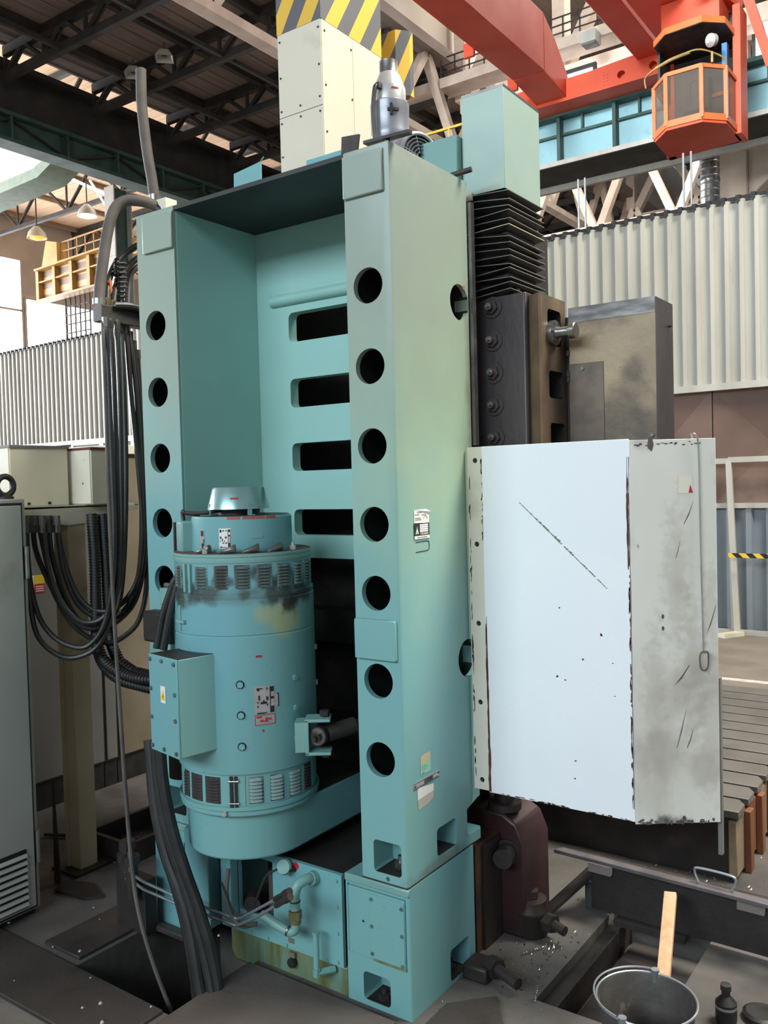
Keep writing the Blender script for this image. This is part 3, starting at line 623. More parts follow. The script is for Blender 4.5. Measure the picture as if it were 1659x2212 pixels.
text('lettering', 'Made in Czechoslovakia', .0055, (.0027, .124, 1.4357), ROT_SIDE, INKG, lb)
put('casting_mark', MB().tube([(.0006, .09, 1.422), (.0006, .155, 1.4225), (.0006, .164, 1.414), (.0006, .164, 1.402), (.0006, .155, 1.394), (.0006, .09, 1.392)], .0012, n=5), DEEP, col)
put('tan_sticker', MB().poly([(.001, .085, .748), (.001, .141, .747), (.001, .141, .777), (.001, .104, .776), (.001, .085, .771)]), TAN, col, flat=True)
lb = put('mint_sticker', MB().poly([(.0012, .084, .717), (.0012, .141, .716), (.0012, .141, .747), (.0012, .084, .748)]), MINT, col, flat=True); pr = MB()
for k in range(4): pr.box(.0013, .0016, .09, .115+.007*(k % 3), .7415-k*.0045, .7427-k*.0045)
put('print', pr.box(.0013, .0016, .092, .104, .7185, .7225), INKG, lb, flat=True)
lb = put('serial_plate', MB().prism([(.045, .683), (.187, .690), (.187, .706), (.045, .701)], YZ, .0005, .003), SILVER, col); lb['label'] = 'grey metal serial plate'
put('border', MB().box(.003, .0034, .045, .187, .6995, .7015).box(.003, .0034, .045, .187, .6845, .6865).box(.003, .0034, .10, .15, .687, .699), mat('plate_engraving', '#4d4742'), lb, flat=True)
text('lettering', '1 18', .012, (.0036, .131, .693), ROT_SIDE, INK, lb)
put('plate_rivet', MB().cyl((.003, .050, .692), (.0045, .050, .692), .003, n=8).cyl((.003, .182, .698), (.0045, .182, .698), .003, n=8), INK, lb)
put('paper_sheet', MB().poly([(.001, .065, .646), (.001, .155, .650), (.001, .156, .671), (.001, .065, .684)]), PAPER, col, flat=True)
put('paper_sheet', MB().poly([(.001, .068, .614), (.001, .120, .618), (.001, .155, .630), (.001, .155, .650), (.001, .065, .646)]), mat('grey_paper', '#bdb8ae', '#aeaaa0', .6), col, flat=True)
put('red_mark', MB().cyl((-.001, .416, 2.236), (.0008, .416, 2.236), .008, n=7), mat('faded_red', '#b4625a'), col)

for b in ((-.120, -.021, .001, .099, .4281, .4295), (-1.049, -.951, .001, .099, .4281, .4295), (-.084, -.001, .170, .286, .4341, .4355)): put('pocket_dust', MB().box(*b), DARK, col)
# top of the column
put('sheet_bracket', MB().prism([(-.718, 2.586), (-.59, 2.586), (-.588, 2.692), (-.715, 2.678)], XZ, .1, .104).prism([(-.59, 2.69), (-.575, 2.703), (-.577, 2.705), (-.592, 2.692)], XZ, .1, .104), TEALB, col)
put('upright_plate', MB().prism([(-.252, 2.586), (-.195, 2.586), (-.178, 2.68), (-.245, 2.687)], XZ, .1, .108), DARK, col)
put('flat_plate', MB().prism([(-.09, .0), (.062, .012), (.06, .035), (-.09, .03)], XY, 2.598, 2.607), DARK, col)
put('plate_spacer', MB().cyl((-.02, .02, 2.585), (-.02, .02, 2.598), .01), DARK, col)
put('lifting_pin', MB().cyl((-.045, .405, 2.602), (.037, .42, 2.612), .009, n=12), DARK, col)
put('rear_crossbeam', MB().box(-.77, -.062, .50, .56, 2.60, 2.775), TEALG, col, bevel=.005)
put('rear_crossbeam', MB().box(-.775, -.6, .56, .62, 2.60, 2.87), TEALB, col, bevel=.005)

# dark innards that show through the windows
sd = thing('feed_saddle', (-.54, .8, 0), 'dark saddle and screw behind the windows of the teal column', 'machine part')
put('saddle_body', MB().box(-.98, -.10, .70, 1.3, .36, 2.60), DARK, sd); put('cross_slide', MB().box(-.9, -.17, .52, .62, .62, .70), DARK, sd)
put('cross_slide', MB().box(-.9, -.17, .50, .60, 1.0, 1.12), DARK, sd)
put('lead_screw', MB().cyl((-.50, .58, .42), (-.50, .58, 2.56), .028, n=16), STEEL, sd); put('guide_rail', MB().box(-.43, -.36, .60, .66, .42, 2.56), TEALG, sd)
put('shroud', MB().box(-.96, -.94, .455, .7, .40, 2.6).box(-.15, -.13, .458, .7, .40, 2.6), DARK, sd)

# ================================================================== MACHINE BASE
base = thing('machine_base', (-.55, .2, 0), 'teal machine base with bolted cover plates and foot pockets', 'machine base')
bs = rprism([(-.232, -.001), (.0, -.001), (.004, .003), (.004, .385), (-.232, .385)], XY, -.02, .397)
cs = [rprism(rrect(-.172, -.071, .017, .105, .014), XZ, -.06, .09), rprism(rrect(.226, .345, .010, .112, .014), YZ, -.09, .05), MB().box(-.225, -.008, -.05, .006, .152, .368).mesh('c')]
put('right_casting', None, TEALB, base, me=cut(bs, cs))
put('cover_plate', MB().prism(rrect(-.222, -.010, .153, .362, .004), XZ, -.004, .006), TEALB, base, bevel=.0015)
put('access_plate', MB().prism(rrect(-.138, -.012, .158, .355, .003), XZ, -.007, -.004), TEALB, base, bevel=.001)
put('top_ledge', MB().box(-.234, .005, -.006, .01, .374, .398), TEALG, base, bevel=.004)
for x, z in ((-.131, .340), (-.131, .257), (-.131, .172), (-.020, .338), (-.020, .256), (-.020, .165)): put('plate_bolt', hexbolt((x, -.007, z), (0, -1, 0), .006, .004), BOLT, base)
put('bolt_hole', MB().cyl((-.165, -.0045, .262), (-.165, -.003, .262), .004, n=10), INK, base)
put('oil_weep', MB().box(-.13, -.008, -.0052, -.0042, .149, .158), OIL, base)
put('sump_front', MB().prism([(-.73, -.03), (-.236, -.03), (-.236, .09), (-.75, .09), (-.75, .0)], XZ, .004, .03), OIL, base, bevel=.008)
sp_ = rprism([(-.716, .085), (-.245, .092), (-.245, .385), (-.716, .385)], XZ, -.006, .008)
put('sump_plate', None, TEALB, base, me=cut(sp_, [MB().box(-.69, -.535, -.1, .1, .165, .36).mesh('c')]))
for x, z in ((-.265, .364), (-.265, .281), (-.265, .197), (-.267, .104), (-.311, .098), (-.482, .098), (-.564, .098), (-.64, .098)): put('plate_bolt', hexbolt((x, -.006, z), (0, -1, 0), .0065, .005), TEALB, base)
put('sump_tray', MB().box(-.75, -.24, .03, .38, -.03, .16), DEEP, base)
put('deck', MB().box(-1.0, -.15, .008, .45, .370, .384), DARK, base)
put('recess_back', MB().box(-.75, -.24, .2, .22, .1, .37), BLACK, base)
put('red_mark', MB().cyl((-.432, -.0075, .372), (-.432, -.006, .372), .013, n=10), REDL, base)
put('left_post', MB().box(-.905, -.79, -.055, .0, .105, .418), TEALB, base, bevel=.004); put('left_post', MB().box(-.735, -.69, -.05, -.01, .115, .41), TEALB, base, bevel=.004)
put('post_foot', MB().box(-.905, -.785, -.055, .02, .10, .118), TEALG, base)
arrow = put('arrow_sticker', MB().box(-.862, -.838, -.058, -.056, .375, .40), INK, base); put('print', MB().prism([(-.872, .372), (-.862, .375), (-.862, .40), (-.866, .395)], XZ, -.0585, -.057).prism([(-.838, .373), (-.828, .365), (-.838, .38)], XZ, -.0585, -.057), PAPER, arrow)
lb_ = rprism([(-1.122, -.012), (-.99, -.012), (-.93, -.012), (-.93, .395), (-1.122, .395)], XZ, -.003, .40)
put('left_casting', None, TEALB, base, me=cut(lb_, [rprism(rrect(-1.05, -.96, .20, .36, .01), XZ, -.1, .0)]))
put('side_plate', MB().prism(rrect(-1.05, -.965, .16, .33, .003), XZ, -.007, -.002), TEALB, base, bevel=.001)
put('left_ledge', MB().box(-1.125, -.93, -.008, .01, .372, .397), TEALG, base, bevel=.004)
for x, z in ((-1.035, .31), (-1.035, .19)): put('plate_bolt', hexbolt((x, -.007, z), (0, -1, 0), .006, .004), BOLT, base)
put('gauge', MB().tube([(-.318, -.05, .20), (-.318, -.05, .085)], .0095, n=10), TEALB, base); put('gauge_foot', MB().cyl((-.318, -.05, .065), (-.318, -.05, .09), .013, n=8).cyl((-.318, -.05, .075), (-.285, .0, .075), .012, n=8), TEALG, base); put('gauge_cap', MB().cyl((-.318, -.05, .198), (-.318, -.05, .206), .012, n=8), TEALG, base)
put('drain_plug', MB().cyl((-.46, .006, .045), (-.46, -.014, .045), .016, n=8), DARK, base)
for z in (.118, .07): put('small_plate', MB().box(-.472, -.448, -.008, .006, z-.008, z+.008), mat('dull_tag', '#6b675a', rough=.6), base)
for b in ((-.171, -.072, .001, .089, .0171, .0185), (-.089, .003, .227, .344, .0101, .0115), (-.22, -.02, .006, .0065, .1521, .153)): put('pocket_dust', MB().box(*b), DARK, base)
# foot bolts resting in the pockets
for k, (x, y, z) in enumerate(((-.055, .05, .434), (-.115, .03, .017), (-.035, .285, .010))):
    fb = thing('foundation_bolt', (x, y, z), ['steel bolt head inside the upper front foot pocket', 'dark nut inside the lowest front foot pocket', 'dark bolt inside the side foot pocket near the floor'][k], 'bolt')
    put('nut', MB().cyl((x, y, z), (x, y, z+.02), .02, n=6), DARK if k else STEEL, fb); put('stud', MB().cyl((x, y, z+.02), (x, y, z+.038), .010, n=10), DARK if k else STEEL, fb)

# ================================================================== MAIN MOTOR
MX, MY = -.64, .01; MC = (MX, MY)
mo = thing('main_motor', (MX, MY, .58), 'large upright teal electric motor with louvred bands in front of the column', 'motor')
MOTP = TEALB.copy(); MOTP.name = 'motor_paint'
def mpt(a, z, r=.232): return (MX+r*math.cos(R_(a)), MY+r*math.sin(R_(a)), z)
for a, z, r, am in ((-14, 1.185, .085, .75), (-30, 1.205, .05, .6), (-47, 1.315, .03, .6)): blot(MOTP, '#a8ad7a', mpt(a, z), r, .45, 14, am)
for a, z, r in ((-104, 1.245, .07), (-90, 1.275, .06), (-73, 1.272, .055), (-63, 1.31, .04), (-22, 1.27, .07), (-8, 1.262, .08), (-6, 1.225, .06), (10, 1.26, .08), (-28, 1.31, .045), (-10, 1.32, .055), (-112, 1.30, .08), (-57, 1.31, .035), (-38, 1.335, .04), (-46, 1.268, .03)): blot(MOTP, '#2f2a28', mpt(a, z), r, .7, 26, .85, (1, 1, 1.25))
blot(MOTP, '#5e6a62', mpt(-55, 1.262), .30, .5, 20, .45, (1, 1, 9))
def ring_(prof): return MB().lathe(prof, (MX, MY, 0), n=72)
put('housing', ring_([(0, .60), (.224, .60), (.224, .703), (.231, .706), (.232, .712), (.232, 1.134), (.2295, 1.1365), (.2295, 1.1395), (.232, 1.142), (.232, 1.249), (.2298, 1.251), (.2298, 1.254), (.231, 1.256), (.231, 1.268), (.2255, 1.27), (.2255, 1.372), (0, 1.372)]), MOTP, mo)
put('lower_flange', ring_([(0, .572), (.226, .572), (.229, .576), (.229, .586), (.226, .588), (.226, .59), (.2325, .592), (.2325, .602), (.226, .604)]), TEALB, mo)
put('upper_flange', ring_([(0, 1.366), (.2275, 1.366), (.2285, 1.370), (.2285, 1.378), (.2265, 1.380), (.2265, 1.383), (.2285, 1.385), (.2285, 1.392), (.226, 1.394), (0, 1.394)]), TEALG, mo)
put('flange_dust', ring_([(.2262, 1.3942), (.222, 1.3955), (.166, 1.3955)]), mat('brown_dust', '#5a4c45', '#483e39', .9, scale=20, stain='#7ba59f', stain_amt=.36, stain_scale=12), mo)
put('fan_housing', ring_([(0, 1.392), (.165, 1.392), (.165, 1.503), (.161, 1.509), (0, 1.509)]), TEALB, mo)
put('dust_cover', ring_([(.158, 1.509), (.156, 1.5105), (0, 1.5105)]), DARK, mo)
pm = MB()
for a0, a1 in ((-62, -48), (-45, -20), (-18, -5)): pm.patch(MC, .1645, .1658, a0, a1, 1.5, 1.5085)
put('primer_patch', pm, mat('red_primer', '#a8544c'), mo)
put('hood', MB().lathe([(.100, 1.530), (.104, 1.530), (.0865, 1.598), (.083, 1.602), (0, 1.603)], (MX-.012, MY, 0), n=48), mat('hood_paint', '#8fb0ad', '#7f9f9e', .28, metal=.45, scale=8), mo)
put('hood_core', MB().cyl((MX-.012, MY, 1.509), (MX-.012, MY, 1.55), .07, n=24), BLACK, mo)
for a in (-25, -118, 95):
    x, y = MX-.012+.1*math.cos(R_(a)), MY+.1*math.sin(R_(a)); put('hood_bracket', MB().bar((x, y, 1.509), (x, y, 1.548), .014, .005, (math.cos(R_(a)), math.sin(R_(a)), 0)).bar((x, y, 1.511), (x+.03*math.cos(R_(a)), y+.03*math.sin(R_(a)), 1.511), .014, .004), TEALG, mo)
t_ = put('hood_label', MB().patch((MX-.012, MY), .0945, .0958, -62, -46, 1.562, 1.568), REDL, mo); t_['label'] = 'small red label'
put('fan_box', MB().obox((MX-.135, MY-.115, 1.44), (.028, -.014, 0), (.016, .03, 0), (0, 0, .055)), TEALG, mo, bevel=.008)
put('fan_box_cover', MB().obox((MX-.172, MY-.102, 1.44), (.006, -.003, 0), (.016, .03, 0), (0, 0, .05)), DARK, mo)
put('fan_cable', MB().tube([(MX-.15, MY-.12, 1.495), (MX-.155, MY-.12, 1.525), (MX-.13, MY-.125, 1.52), (MX-.08, MY-.1, 1.518), (MX-.02, MY-.06, 1.53)], .007), BLACK, mo)
def clabel(name, R, a0, a1, z0, z1, m, prt, pm_, n=8):
    p = put(name, MB().patch(MC, R, R+.0012, a0, a1, z0, z1), m, mo)
    q = MB()
    for u0, u1, v0, v1 in prt: q.patch(MC, R+.001, R+.0018, a0+(a1-a0)*u0, a0+(a1-a0)*u1, z0+(z1-z0)*v0, z0+(z1-z0)*v1, n=3)
    put('print', q, pm_, p); return p
DASH = [(.74, .96, .04, .95), (.06, .22, .80, .94), (.3, .44, .86, .92), (.55, .66, .86, .92), (.08, .2, .48, .6), (.24, .32, .36, .5), (.5, .64, .5, .6), (.08, .13, .32, .4), (.28, .4, .24, .3), (.5, .66, .24, .3), (.08, .26, .03, .1), (.3, .6, .04, .07), (.42, .5, .34, .4)]
p = clabel('rating_plate', .165, -71.5, -57.8, 1.409, 1.472, PAPER, DASH, INK); p['label'] = 'white printed rating plate on the fan housing'
put('print', MB().patch(MC, .1664, .1672, -60.6, -58.8, 1.452, 1.461).patch(MC, .1664, .1672, -60.4, -59.2, 1.427, 1.447), PAPER, p)
p = clabel('narrow_plate', .165, -99, -92, 1.408, 1.468, SILVER, [(.2, .8, .66, .95), (.3, .9, .02, .28), (.75, .95, .3, .5)], INK)
put('slot_mark', MB().patch(MC, .165, .1665, -35.6, -23, 1.438, 1.447), TEALG, mo)
p = clabel('rating_plate', .232, -40.5, -24.4, .892, .979, SILVER, [(.76, .97, .03, .97), (.12, .42, .9, .94), (.14, .26, .84, .95), (.6, .66, .86, .95), (.3, .62, .36, .44), (.42, .5, .42, .5), (.2, .28, .5, .68), (.14, .2, .4, .46), (.14, .2, .24, .31), (.12, .5, .01, .06), (.58, .68, .48, .62), (.6, .66, .28, .36), (.52, .6, .02, .06)], INK); p['label'] = 'silver rating plate on the motor body'
put('print', MB().patch(MC, .2334, .2342, -27.4, -25, .945, .960).patch(MC, .2334, .2342, -27.6, -25, .915, .937), SILVER, p)
p = clabel('side_tag', .232, -24.3, -20.9, .911, .953, SILVER, [(.6, 1, .9, 1), (.7, 1, .0, .1), (.8, 1, .1, .9)], INK)
p = clabel('warning_plate', .232, -40.4, -24.4, .858, .889, SILVER, [(0, 1, 0, .05), (0, 1, .95, 1), (0, .03, 0, 1), (.97, 1, 0, 1), (.08, .34, .72, .9)], REDL); p['label'] = 'silver plate with red lightning arrow'
def cyl_poly(R, a0, a1, z0, z1, pts):
    mb = MB(); vs = []
    for u, v in pts:
        t = R_(a0+(a1-a0)*u); vs.append((MX+R*math.cos(t), MY+R*math.sin(t), z0+(z1-z0)*v))
    return mb.poly(vs)
b = cyl_poly(.2340, -40.4, -24.4, .858, .889, [(.82, .62), (.82, .44), (.6, .52), (.66, .26), (.36, .34), (.36, .26), (.2, .42), (.36, .56), (.36, .48), (.54, .42), (.48, .72)])
put('print', b, REDL, p, flat=True)
put('red_tag', MB().patch(MC, .232, .2335, -38.3, -33.6, 1.071, 1.077), REDL, mo); put('red_dot', MB().patch(MC, .232, .2332, -35, -33.6, .837, .843), REDL, mo)
for k, z in enumerate((.989, .893, .795)):
    a = R_(-50.8); d = Vector((math.cos(a), math.sin(a), 0)); q = Vector((MX, MY, z))+d*.2315
    put('bolt_recess', MB().cyl(q-d*.001, q+d*.0012, .0135, n=24), INK, mo); put('pole_bolt', MB().cyl(q, q+d*.007, .0105, n=6), TEALB, mo)
    a = R_(-4.7); d = Vector((math.cos(a), math.sin(a), 0)); q = Vector((MX, MY, z))+d*.2315
    put('pole_bolt', MB().cyl(q, q+d*.006, .0095, n=6).cyl(q, q+d*.0015, .0115, n=16), TEALB, mo)
for z in (1.06, .94):
    a = R_(34); d = Vector((math.cos(a), math.sin(a), 0)); q = Vector((MX, MY, z))+d*.231; put('pole_bolt', MB().cyl(q, q+d*.008, .010, n=6), TEALB, mo)
# louvred bands
SSL = mat('louver_slat_sooty', '#6c807d', '#4a4744', .4, scale=30)
def louvers(a0, a1, z0, z1, n, mb_back, mslat, R):
    pnl = put('louver_panel', MB().patch(MC, R-.001, R+.0008, a0, a1, z0-.003, z1+.003), mb_back, mo)
    h = (z1-z0)/n
    mb = MB(); N = 6; A = []
    for i in range(N+1):
        t = R_(a0+(a1-a0)*i/N); f = math.sin(PI*i/N)**.35; x, y = math.cos(t), math.sin(t); A.append([mb.b.verts.new((x*r, y*r, z)) for r, z in ((R, h*.95), (R+.0085*f, h*.18), (R+.0075*f, h*.08), (R, h*.5))])
    for P, Q in zip(A, A[1:]):
        for k in range(4): mb.b.faces.new((P[k], Q[k], Q[(k+1) % 4], P[(k+1) % 4]))
    me = mb.mesh('slat'); me.materials.append(mslat)
    for k in range(n):
        o = bpy.data.objects.new('slat', me); link(o, pnl); o.location = Vector((MX, MY, z0+k*h))-ORG[mo.name]
for a0, a1 in ((-117, -106), (-87.5, -74.9), (-69.3, -57.8), (-52.8, -40.4), (-35.1, -22.7), (-17.8, -5.1), (-.3, 10.5), (15.5, 27.1)): louvers(a0, a1, 1.288, 1.357, 7, SOOTSH, SSL, .2255)
DSL = mat('louver_slat_dark', '#3a3230', '#2e2827', .6, scale=30); LSL = mat('louver_slat_light', '#8fa6a2', '#7d9391', .4, scale=30)
for a0, a1, mm in ((-113, -104, DSL), (-100.7, -87.3, DSL), (-83.9, -69.8, DSL), (-46.7, -34.9, LSL), (-29.2, -17.4, LSL), (-12, .5, LSL), (5.5, 16, DSL)): louvers(a0, a1, .614, .692, 8 if mm is DSL else 7, DSL if mm is DSL else SOOTSH, mm, .2242)
cl = MB().patch(MC, .2245, .232, -61.5, -59.2, .604, .700, 2).patch(MC, .2245, .232, -57.6, -55.6, .604, .700, 2)
put('band_clamp', cl, DARK, mo); put('band_plate', MB().patch(MC, .2242, .2262, -68, -49.5, .605, .699), TEALB, mo)
for z in (.615, .685): 
    a = R_(-58.4); d = Vector((math.cos(a), math.sin(a), 0)); q = Vector((MX, MY, z))+d*.229; t = Vector((-d.y, d.x, 0)); put('clamp_screw', MB().cyl(q-t*.016, q+t*.016, .004, n=8), STEEL, mo)
cl = MB().patch(MC, .2255, .234, -99.5, -97, 1.275, 1.363, 2).patch(MC, .2255, .234, -93, -91, 1.275, 1.363, 2)
put('band_clamp', cl, TEALG, mo); put('hinge', MB().patch(MC, .232, .242, -110, -98, 1.175, 1.185, 2).patch(MC, .232, .236, -108, -105, 1.15, 1.23, 2), TEALG, mo)
a = R_(-66); put('flange_bolt', hexbolt((MX+.22*math.cos(a), MY+.22*math.sin(a), .585), (math.cos(a), math.sin(a), 0), .009, .02), SILVER, mo)
LUG = mat('worn_lug', '#7b7873', '#5c5854', .4, metal=.6, scale=30)
# lifting lugs lying on the flange and flange bolts
for a in (-84, -59.5, -38.5, -15):
    c = Vector((MX+.198*math.cos(R_(a)), MY+.198*math.sin(R_(a)), 1.394)); t = Vector((-math.sin(R_(a)), math.cos(R_(a)), 0)); d = Vector((math.cos(R_(a)), math.sin(R_(a)), 0))
    lug = MB(); rr_ = []
    for s_, w, h in ((-.026, .004, .006), (-.02, .010, .012), (-.005, .014, .018), (.012, .014, .025), (.022, .012, .030), (.026, .010, .029)):
        rr_.append([lug.b.verts.new(c+t*s_+d*(w*math.cos(q))+Vector((0, 0, max(0, h*.5+h*.5*math.sin(q))))) for q in [2*PI*i/10 for i in range(10)]])
    for P, Q in zip(rr_, rr_[1:]):
        for i in range(10): lug.b.faces.new((P[i], P[(i+1) % 10], Q[(i+1) % 10], Q[i]))
    lug.b.faces.new(rr_[0][::-1]); lug.b.faces.new(rr_[-1])
    put('lifting_lug', lug, LUG, mo)
for a in (-80, 6): 
    c = (MX+.205*math.cos(R_(a)), MY+.205*math.sin(R_(a)), 1.394); put('flange_bolt', MB().cyl(c, (c[0], c[1], 1.410), .010, n=6).cyl(c, (c[0], c[1], 1.420), .005, n=8), SILVER, mo)
# terminal box
E0 = Vector((-.589, -.336, 0)); dl = Vector((-.98, .198, 0)); dr = Vector((.198, .98, 0))
TW = .168
def tbox(a0, a1, b0, b1, z0, z1): return MB().obox(E0+dl*(a0+a1)/2+dr*(b0+b1)/2+Vector((0, 0, (z0+z1)/2)), dl*(a1-a0)/2, dr*(b1-b0)/2, (0, 0, (z1-z0)/2))
TB = put('terminal_box', tbox(0, TW, .003, .16, .785, 1.086), TEAL, mo, bevel=.003)
put('box_lid', tbox(-.001, TW+.001, -.003, .003, .784, 1.087), TEALB, TB, bevel=.002); put('dusty_top', tbox(0.002, TW-.002, .004, .158, 1.0855, 1.0875), DARK, TB)
for a, z in ((.012, .80), (.012, .90), (.012, .98), (.012, 1.072), (.085, .80), (.085, 1.074), (TW-.012, .80), (TW-.012, .89), (TW-.012, .98), (TW-.012, 1.072)):
    q = E0+dl*a-dr*.003+Vector((0, 0, z)); put('lid_bolt', hexbolt(q, -dr, .0065, .006), BOLT, TB)
wq = lambda a, z, e: tuple(E0+dl*a-dr*e+Vector((0, 0, z)))
put('hazard_sticker', MB().poly([wq(.098, .944, .0042), (wq(.068, .944, .0042)), wq(.068, .996, .0042), wq(.098, .996, .0042)]), PAPER, TB, flat=True)
put('hazard_triangle', MB().poly([wq(.0965, .953, .0046), wq(.0695, .953, .0046), wq(.083, .985, .0046)]), mat('hazard_yellow', '#e8c020'), TB, flat=True)
put('hazard_bolt', MB().poly([wq(.085, .972, .005), wq(.080, .964, .005), wq(.083, .9635, .005), wq(.080, .956, .005), wq(.087, .966, .005), wq(.083, .9662, .005)]), INK, TB, flat=True)
# bracket with swivel bolt at the right
bk = thing('tension_link', (-.30, .02, .76), 'dark threaded swivel link held in a teal fork between motor and right pillar', 'linkage')
u = Vector((.82, .57, 0)); v = Vector((.57, -.82, 0)); b0 = Vector((-.352, -.02, .815))
put('fork', MB().obox(b0, u*.006, v*.034, (0, 0, .056)).obox(b0+u*.034+Vector((0, 0, .052)), u*.04, v*.034, (0, 0, .005)).obox(b0+u*.034-Vector((0, 0, .052)), u*.04, v*.034, (0, 0, .005)), TEALG, bk, bevel=.002)
put('mount_block', MB().obox(b0-u*.022, u*.016, v*.03, (0, 0, .047)), TEALG, bk)
for z in (.06, -.07): put('pin_nut', MB().cyl(b0+u*.055+Vector((0, 0, z)), b0+u*.055+Vector((0, 0, z+.018)), .016, n=6), DARK, bk)
ba = (v*.7-u*.25).normalized(); c = b0+u*.04
put('swivel_eye', MB().cyl(c-ba*.045, c+ba*.022, .030, n=24), DARK, bk); put('washer', MB().cyl(c+ba*.022, c+ba*.026, .027, n=24), STEEL, bk); put('nut', MB().cyl(c+ba*.026, c+ba*.040, .017, n=6).cyl(c+ba*.04, c+ba*.054, .008, n=8), DARK, bk)
put('rod', MB().cyl(c, c+Vector((.12, .20, .03)), .017, n=16).cyl(c+Vector((.01, .02, .0)), c+Vector((.06, .10, .015)), .027, n=16), DARK, bk)
# belt housing (stadium) under the motor
bh = thing('belt_housing', (MX, .2, .42), 'rounded teal belt housing under the upright motor', 'machine part')
st = [(MX-.207, .42)] + [(MX+.207*math.cos(R_(a)), MY+.207*math.sin(R_(a))) for a in range(180, 361, 6)] + [(MX+.207, .42)]
put('shell', MB().prism(st, XY, .425, .574), TEALB, bh, bevel=.008, seg=3); put('lid_dust', MB().prism([(x*.98+MX*.02, y) for x, y in st], XY, .5735, .5755), DARK, bh)
put('support_foot', MB().box(MX-.1, MX+.15, .05, .35, .384, .425), DARK, bh)
# brake unit half hidden at the left of the motor
br = thing('limit_switch_unit', (-1.0, -.05, 1.1), 'grimy teal switch unit with a flexible conduit left of the motor', 'switch')
put('bracket', MB().box(-1.02, -.90, -.03, .0, 1.19, 1.25), TEALG, br, bevel=.004); put('case', MB().box(-1.07, -.93, -.07, -.01, 1.06, 1.17), DARK, br, bevel=.01)
put('pivot_pin', MB().cyl((-.985, -.03, 1.262), (-.92, -.035, 1.262), .009, n=12), BRIGHT, br); put('lower_case', MB().box(-1.05, -.94, -.06, -.01, .98, 1.06), TEALG, br, bevel=.006)
for P in ([(-.83, -.209, 1.08), (-.812, -.193, 1.187), (-.792, -.176, 1.262), (-.778, -.163, 1.305), (-.76, -.13, 1.33)], [(-.789, -.216, 1.08), (-.771, -.201, 1.19), (-.757, -.188, 1.257), (-.745, -.176, 1.30), (-.73, -.15, 1.33)]): put('ribbed_conduit', MB().tube(P, .0125, n=10), BLACK, br)
lw = thing('cable_gland', (-.9, -.06, .70), 'dark round cable gland below the terminal box', 'cable gland')
put('gland_body', MB().cyl((-.9, -.05, .60), (-.9, -.05, .70), .05, n=20), DARK, lw); put('gland_plate', MB().box(-.98, -.83, -.10, .0, .70, .715), TEALG, lw)

# ================================================================== RIGHT SIDE OF THE MACHINE
sg = thing('splash_guard', (.38, .6, .58), 'big white sheet metal splash guard bolted to the right side of the column', 'machine guard')
fl_ = rprism([(.008, .585), (.066, .585), (.066, 1.712), (.008, 1.712)], XZ, .398, .402)
put('bolt_flange', None, CREAM, sg, me=cut(fl_, [ycyl(.037+.004*(k-2)*-1*0+.0, z, .0085, .3, .5) for k, z in enumerate((.617, .875, 1.135, 1.395, 1.668))]))
put('flange_painted_shadow', MB().box(.008, .066, .4022, .4035, .585, 1.712), BLACK, sg)  # black sheet standing in for shadow behind the bolt holes
put('front_sheet', MB().prism([(.064, .582), (.551, .582), (.551, 1.712), (.064, 1.712)], XZ, .3935, .3965), WHITE, sg, bevel=.001)
put('corner_sheet', MB().prism([(.551, .3935), (.757, .540), (.60, .90), (.596, .90), (.752, .5425), (.551, .3975)], XY, .575, 1.708), OFFW, sg, bevel=.001)
put('rear_post', MB().box(.745, .757, .556, .575, .47, 1.0), GREYD, sg)
put('top_fold', MB().prism([(.07, .397), (.551, .397), (.74, .54), (.74, .56), (.07, .43)], XY, 1.700, 1.703), OFFW, sg)
ch = MB(); rnd = random.Random(3)
def chips(mb, fn, n, w0, w1, l0, l1):
    for _ in range(n):
        u, v, w, l = rnd.random(), rnd.random(), rnd.uniform(w0, w1), rnd.uniform(l0, l1)
        P = fn(u, v); k = rnd.randint(5, 7); pts = []
        for i in range(k):
            a = 2*PI*i/k; pts.append(P[0]+P[1]*(w*math.cos(a)*rnd.uniform(.5, 1))+P[2]*(l*math.sin(a)*rnd.uniform(.5, 1)))
        mb.poly([tuple(p) for p in pts])
zz = Vector((0, 0, 1)); ex = Vector((1, 0, 0)); e3 = Vector((.815, .58, 0))
chips(ch, lambda u, v: (Vector((.548-.004*u, .3928, .62+.98*v**.8)), ex, zz), 70, .001, .004, .006, .03)
chips(ch, lambda u, v: (Vector((.0655+.002*u, .3930, .60+.55*v)), ex, zz), 40, .001, .003, .01, .05)
chips(ch, lambda u, v: (Vector((.058+.006*u, .3972, 1.40+.3*v)), ex, zz), 40, .001, .003, .004, .014)
chips(ch, lambda u, v: (Vector((.012+.004*u, .3972, .60+1.0*v)), ex, zz), 40, .001, .003, .006, .03)
chips(ch, lambda u, v: (Vector((.1+.44*u, .3928, .583+.004*v)), ex, zz), 40, .004, .014, .001, .003)
chips(ch, lambda u, v: (Vector((.30+.22*u, .3928, .66+.7*v)), ex, zz), 10, .002, .006, .002, .006)
def ragged(x0, z0, z1, wf, n=26):
    mb = MB(); L_ = []; Q_ = []
    for i in range(n+1):
        t = i/n; z = z0+(z1-z0)*t; w = wf(t); L_.append((x0-w*rnd.uniform(.2, .6), .3926, z)); Q_.append((x0+w*rnd.uniform(.3, .7), .3926, z))
    return mb.poly(L_+Q_[::-1])
put('rust_strip', ragged(.5435, 1.33, 1.66, lambda t: .0065*math.sin(PI*min(1, t+.1))+.001), RUST, sg, flat=True); put('rust_strip', ragged(.069, .585, 1.16, lambda t: .009*(1-t)+.0015), RUST, sg, flat=True); put('rust_strip', ragged(.549, .62, 1.66, lambda t: .003), GREYD, sg, flat=True)
